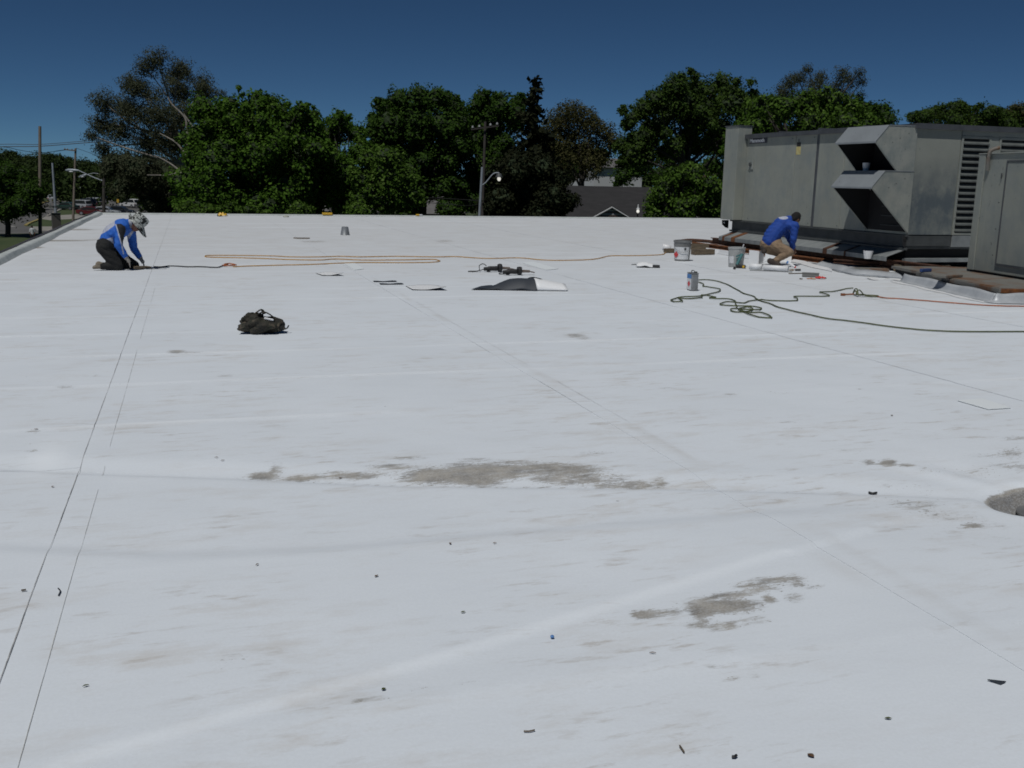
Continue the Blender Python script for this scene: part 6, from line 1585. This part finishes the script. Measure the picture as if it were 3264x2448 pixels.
def lamp(name, label, pts, depth, head, mt, r=.06, glow=False):
    ps = [at(a, b, depth) for a, b in pts]; t = thing(name, label, 'street light', ps[0]); m = MB(); m.tube(smooth_path(ps, 4), r, 8); m.build('arm', mt, t, smooth=True)
    h = at(*head, depth); e = ps[-1]; d = (h-e).normalized() if (h-e).length > .05 else Vector((0,0,-1))
    if glow:
        m = MB(); m.lathe([(.10, .22), (.14, .16), (.20, .02), (.21, 0)], e-Vector((0,0,.24)), 16, cap0=True); m.build('lamp_housing', M_FRAME, t, smooth=True)
        m = MB(); m.ell(e-Vector((0,0,.32)), (.10, .10, .13)); m.build('globe', M_GLOBE, t, smooth=True)
    else:
        m = MB(); m.tube([e, e+d*.35, e+d*1.1, e+d*1.45], [.08, .17, .20, .07], 10); m.build('lamp_head', mt, t, smooth=True)
        m = MB(); m.ell(e+d*.8-Vector((0,0,.13)), (.28, .28, .10)); m.build('lens', M_SIDE, t, smooth=True)
    return t
mg, nt, bb = _nt('lamp_globe'); bb.inputs['Base Color'].default_value = (.85, .85, .82, 1); bb.inputs['Roughness'].default_value = .2
bb.inputs['Emission Color'].default_value = (1, .97, .88, 1); bb.inputs['Emission Strength'].default_value = 1.2; M_GLOBE = mg  # emission stands in for the sun glinting on the lamp glass
lamp('street_light', 'long armed grey street light reaching left over the road', [(328, 576), (300, 566), (252, 544)], 105, (214, 543), M_PGALV)
lamp('street_light', 'far street light arm right of the crossarm pole', [(326, 556), (300, 552), (280, 556)], 150, (246, 566), M_PGALV, .05)
pole('utility_pole', 'dark wooden pole with crossarm against the centre trees', (1537, 690), (1547, 388), 58, .10, .075, M_POLED, arm=[((1502, 416), (1590, 404), .10)])
pole('lamp_post', 'grey metal lamp post in front of the centre conifer', (1528, 690), (1537, 533), 55, .10, .07, M_PGALV)
lamp('street_light', 'curved lamp arm with bright globe on the centre lamp post', [(1533, 592), (1548, 582), (1570, 556), (1582, 551), (1591, 551)], 55, (1591, 560), M_PGALV, .035, True)
m = MB(); q = at(2033, 668, 60); m.tube([Vector((q.x, q.y, GZ)), q+Vector((0,0,.35))], .05, 8); pp = solo('garden_lamp_post', m, M_BLACK, 'thin black lamp post at the right end of the dark roof', 'lamp post')
tg = thing('garden_lamp', 'small bright lamp at the right end of the dark house roof', 'lamp', q); m = MB(); m.ell(q-_f*.12-Vector((0,0,.12)), (.09, .09, .11)); m.build('globe', M_GLOBE, tg, smooth=True); m = MB(); m.lathe([(.12, 0), (.05, .10), (.03, .3)], q-_f*.12, 12); m.build('hood', M_SIDE, tg)
def wire(pts, r, label, dep):
    ps = smooth_path([at(a, b, d) for (a, b), d in zip(pts, dep)], 8); m = MB(); m.tube(ps, r, 5); solo('overhead_wire', m, M_WIRE, label, 'wire', 'overhead wires at left')
wire([(-300, 470), (0, 460), (127, 460), (290, 448), (520, 430)], .030, 'upper of the two wires crossing the bare pole against the sky', [112]*5)
wire([(-300, 474), (0, 467.5), (127, 466), (290, 454), (520, 440)], .042, 'thicker lower wire crossing the bare pole against the sky', [112]*5)
wire([(-200, 455), (0, 467), (60, 478), (127, 487), (209, 478)], .028, 'wire drooping from the left edge to the crossarm pole', [112, 112, 115, 118, 124])
wire([(127, 495), (170, 483), (209, 477)], .024, 'thin wire rising from the bare pole to the crossarm', [113, 119, 124])
wire([(243, 472), (300, 492), (331, 505)], .024, 'wire dropping from the crossarm pole to the dark pole', [124, 115, 106])
wire([(-200, 632), (0, 640), (120, 652), (180, 658), (331, 668)], .035, 'low cable passing in front of the car park', [105, 106, 110, 110, 105])
wire([(-200, 640), (0, 645), (120, 657), (180, 661), (331, 676)], .030, 'lowest cable passing in front of the car park', [105, 106, 110, 110, 105])
wire([(331, 612), (520, 618), (900, 640), (1300, 630), (1534, 640)], .018, 'faint cable running along the foot of the maples', [100, 90, 70, 60, 56])
wire([(1533, 648), (1480, 655), (1300, 640)], .016, 'faint cable falling left from the centre lamp post', [55, 56, 60])

# ---- cars
M_TYRE = mat('tyre', (.012, .012, .012), .85); M_RIM = mat('wheel_rim', (.35, .35, .36), .35, metal=.6)
M_CGLASS = mat('car_glass', (.02, .024, .028), .06, fine=0); M_LAMPW = mat('headlight', (.55, .57, .60), .1, fine=0); M_LAMPR = mat('tail_light', (.35, .02, .02), .2, fine=0)
def car_paint(n, c): return mat('paint_'+n, c, .22, fine=0, spec=.6)
def car(label, px, py, rz, paint, suv=False, L=4.6):
    c = gp(px, py, GZ); t = thing('parked_car', label, 'car', (c.x, c.y, GZ), rz, group='cars in the far car park')
    h = 1.72 if suv else 1.42; w = .90; sh = .98 if suv else .88; x0 = -L/2; x1 = L/2
    m = MB(); m.prism([(x0, .38), (x0+.02, sh-.08), (x0+.12, sh), (x1-1.25, sh), (x1-.25, sh-.14), (x1, sh-.32), (x1, .34), (x1-.35, .24), (x0+.35, .24)], -w, w, 1); m.build('body', paint, t, local=True, bevel=.05, smooth=True)
    cb = [(x0+.10, sh-.01), (x0+.28, h-.08), (x0+.55, h), (x1-2.25, h), (x1-1.85, h-.10), (x1-1.15, sh-.01)] if suv else [(x0+.55, sh-.01), (x0+1.15, h-.06), (x0+1.5, h), (x1-2.1, h), (x1-1.8, h-.08), (x1-1.10, sh-.01)]
    m = MB(); m.prism(cb, -w+.12, w-.12, 1); m.build('cabin', paint, t, local=True, bevel=.05, smooth=True)
    ins = [(a+(.13 if a < 0 else -.13), min(b+.05, h-.10)) for a, b in cb]; ins = [ins[0], ins[1], ins[4], ins[5]]
    for s in (-1, 1):
        m = MB(); m.prism(ins, s*(w-.119)-.006, s*(w-.119)+.006, 1); m.build('side_window', M_CGLASS, t, local=True)
        m = MB(); m.obox((x1-.02, s*(w-.24), sh-.30), (.06, .30, .14)); m.build('headlight', M_LAMPW, t, local=True)
        m = MB(); m.obox((x0+.02, s*(w-.16), sh-.24), (.06, .22, .20)); m.build('tail_light', M_LAMPR, t, local=True)
        m = MB(); m.obox((x1-1.55, s*(w+.05), sh+.06), (.12, .16, .12)); m.build('wing_mirror', paint, t, local=True)
        for xw in (x0+.85, x1-.9):
            m = MB(); m.lathe([(.20, -.11), (.33, -.11), (.34, 0), (.33, .11), (.20, .11)], (xw, s*(w-.06), .335), 16, R=Matrix.Rotation(math.pi/2, 3, 'X')); wh = m.build('wheel', M_TYRE, t, local=True)
            m = MB(); m.lathe([(.21, -.115), (.21, .115)], (xw, s*(w-.06), .335), 12, R=Matrix.Rotation(math.pi/2, 3, 'X')); m.build('rim', M_RIM, wh, local=True)
    for (ia, ib) in ((4, 5), (0, 1)):
        (ax, az), (bx, bz) = cb[ia], cb[ib]; nx, nz = (bz-az), -(bx-ax); ln = math.hypot(nx, nz); nx, nz = nx/ln*.012, nz/ln*.012
        if (nx > 0) != (ax > 0): nx, nz = -nx, -nz
        p0 = (ax+(bx-ax)*.12+nx, az+(bz-az)*.12+nz); p1 = (ax+(bx-ax)*.92+nx, az+(bz-az)*.92+nz)
        m = MB(); m.add([(p0[0], -w+.22, p0[1]), (p0[0], w-.22, p0[1]), (p1[0], w-.2, p1[1]), (p1[0], -w+.2, p1[1])], [(0,1,2,3)]); m.build('windscreen', M_CGLASS, t, local=True, fix=False)
    return t
P_SIL = car_paint('silver', (.34, .36, .38)); P_WHT = car_paint('white', (.55, .56, .57)); P_DRK = car_paint('dark', (.018, .022, .028)); P_RED = car_paint('red', (.10, .008, .008)); P_BLU = car_paint('blue', (.05, .10, .20))
car('silver sport utility car at the near end of the parked row', 255, 666, 2.5, P_SIL, True)
car('dark sport utility car second in the parked row', 272, 660, 2.5, P_DRK, True)
car('grey sport utility car at the far end of the parked row', 291, 656, 2.5, P_SIL, True)
car('dark green car left of the crossarm pole in the parked row', 212, 669, 2.6, car_paint('green', (.02, .05, .04)))
car('silver saloon car beside the dark pole at the roof corner', 337, 686, -.2, P_SIL)
car('dark blue car right of the silver saloon', 384, 684, -.25, P_DRK)
car('red car partly hidden behind the far roof corner', 293, 686, -.1, P_RED)
car('pale blue pickup half hidden under the brown tree', 416, 661, 2.3, P_WHT, True)
car('small white car at the far bend of the road', 167, 640, 1.6, P_SIL)
car('pale car glimpsed under the broad maple', 797, 652, .2, P_WHT)
car('grey car at the back of the car park behind the dark pole', 321, 637, 2.2, P_DRK)
q = gp(378, 684, GZ); t = thing('yellow_sign', 'small yellow road sign on a post under the brown tree', 'sign', q); m = MB(); m.tube([q, q+Vector((0,0,2.2))], .03, 6); m.build('post', M_PGALV, t); m = MB(); m.obox(q+Vector((0,0,2.3)), (.34, .04, .60)); m.build('sign_plate', M_YELL, t)
q = gp(164, 687, GZ); t = thing('road_sign', 'small pale road sign left of the metal pole', 'sign', q); m = MB(); m.tube([q, q+Vector((0,0,2.0))], .035, 6); m.build('post', M_PGALV, t); m = MB(); m.obox(q+Vector((0,0,2.3)), (.42, .05, .62)); m.build('sign_plate', M_SIDEG, t)
q = gp(286, 634, GZ); t = thing('bus_shelter', 'white roofed shelter at the back of the car park', 'shelter', q)
m = MB(); m.obox(q+Vector((0,0,2.9)), (4.6, 1.8, .22), -.2); m.build('shelter_roof', M_SIDE, t)
for dx in (-2, 0, 2):
    m = MB(); m.tube([q+Vector((dx, .5, 0)), q+Vector((dx, .5, 2.8))], .06, 6); m.build('post', M_FRAME, t)
# ---- pedestrian on the lawn
PB = at(102, 727, 100); PB = Vector((PB.x, PB.y, GZ)); Up, Vp = view_frame(PB)
w3 = thing('person', 'distant person in a white shirt standing on the lawn beside the pole', 'person', PB)
def hp(x, z, y=0.): return PB+Up*x+Vp*y+Vector((0,0,z))
b = MB(); b.ell(hp(0, 1.62), (.085, .10, .12)); capsule(b, hp(0, 1.40), hp(0, 1.55), .06, .055)
capsule(b, hp(0, 1.0), hp(0, 1.32), .13, .15, flat=(Vp, .75))
for s in (-1, 1):
    capsule(b, hp(s*.17, 1.38), hp(s*.23, 1.10), .05, .042); capsule(b, hp(s*.23, 1.10), hp(s*.19, .86, .05), .04, .03); capsule(b, hp(s*.19, .86, .05), hp(s*.185, .76, .06), .03, .025)
    capsule(b, hp(s*.09, .92), hp(s*.10, .50), .085, .06); capsule(b, hp(s*.10, .50), hp(s*.11, .08), .058, .04); capsule(b, hp(s*.11, .05), hp(s*.12, .04, .14), .045, .04)
fuse(b, 'body', M_SKINB, w3, .016, 2)
b = MB(); capsule(b, hp(0, .92), hp(0, 1.34), .17, .18, flat=(Vp, .75))
for s in (-1, 1): capsule(b, hp(s*.16, 1.38), hp(s*.235, 1.12), .075, .065)
fuse(b, 'shirt', M_SIDE, w3, .018, 3)
b = MB()
for s in (-1, 1): capsule(b, hp(s*.09, .90), hp(s*.10, .50), .11, .085); capsule(b, hp(s*.10, .50), hp(s*.11, .12), .08, .07)
fuse(b, 'trousers', M_PBLK, w3, .018, 3)
b = MB(); b.ell(hp(0, 1.66, -.01), (.095, .11, .10)); fuse(b, 'hair', M_HAIR, w3, .016, 2)
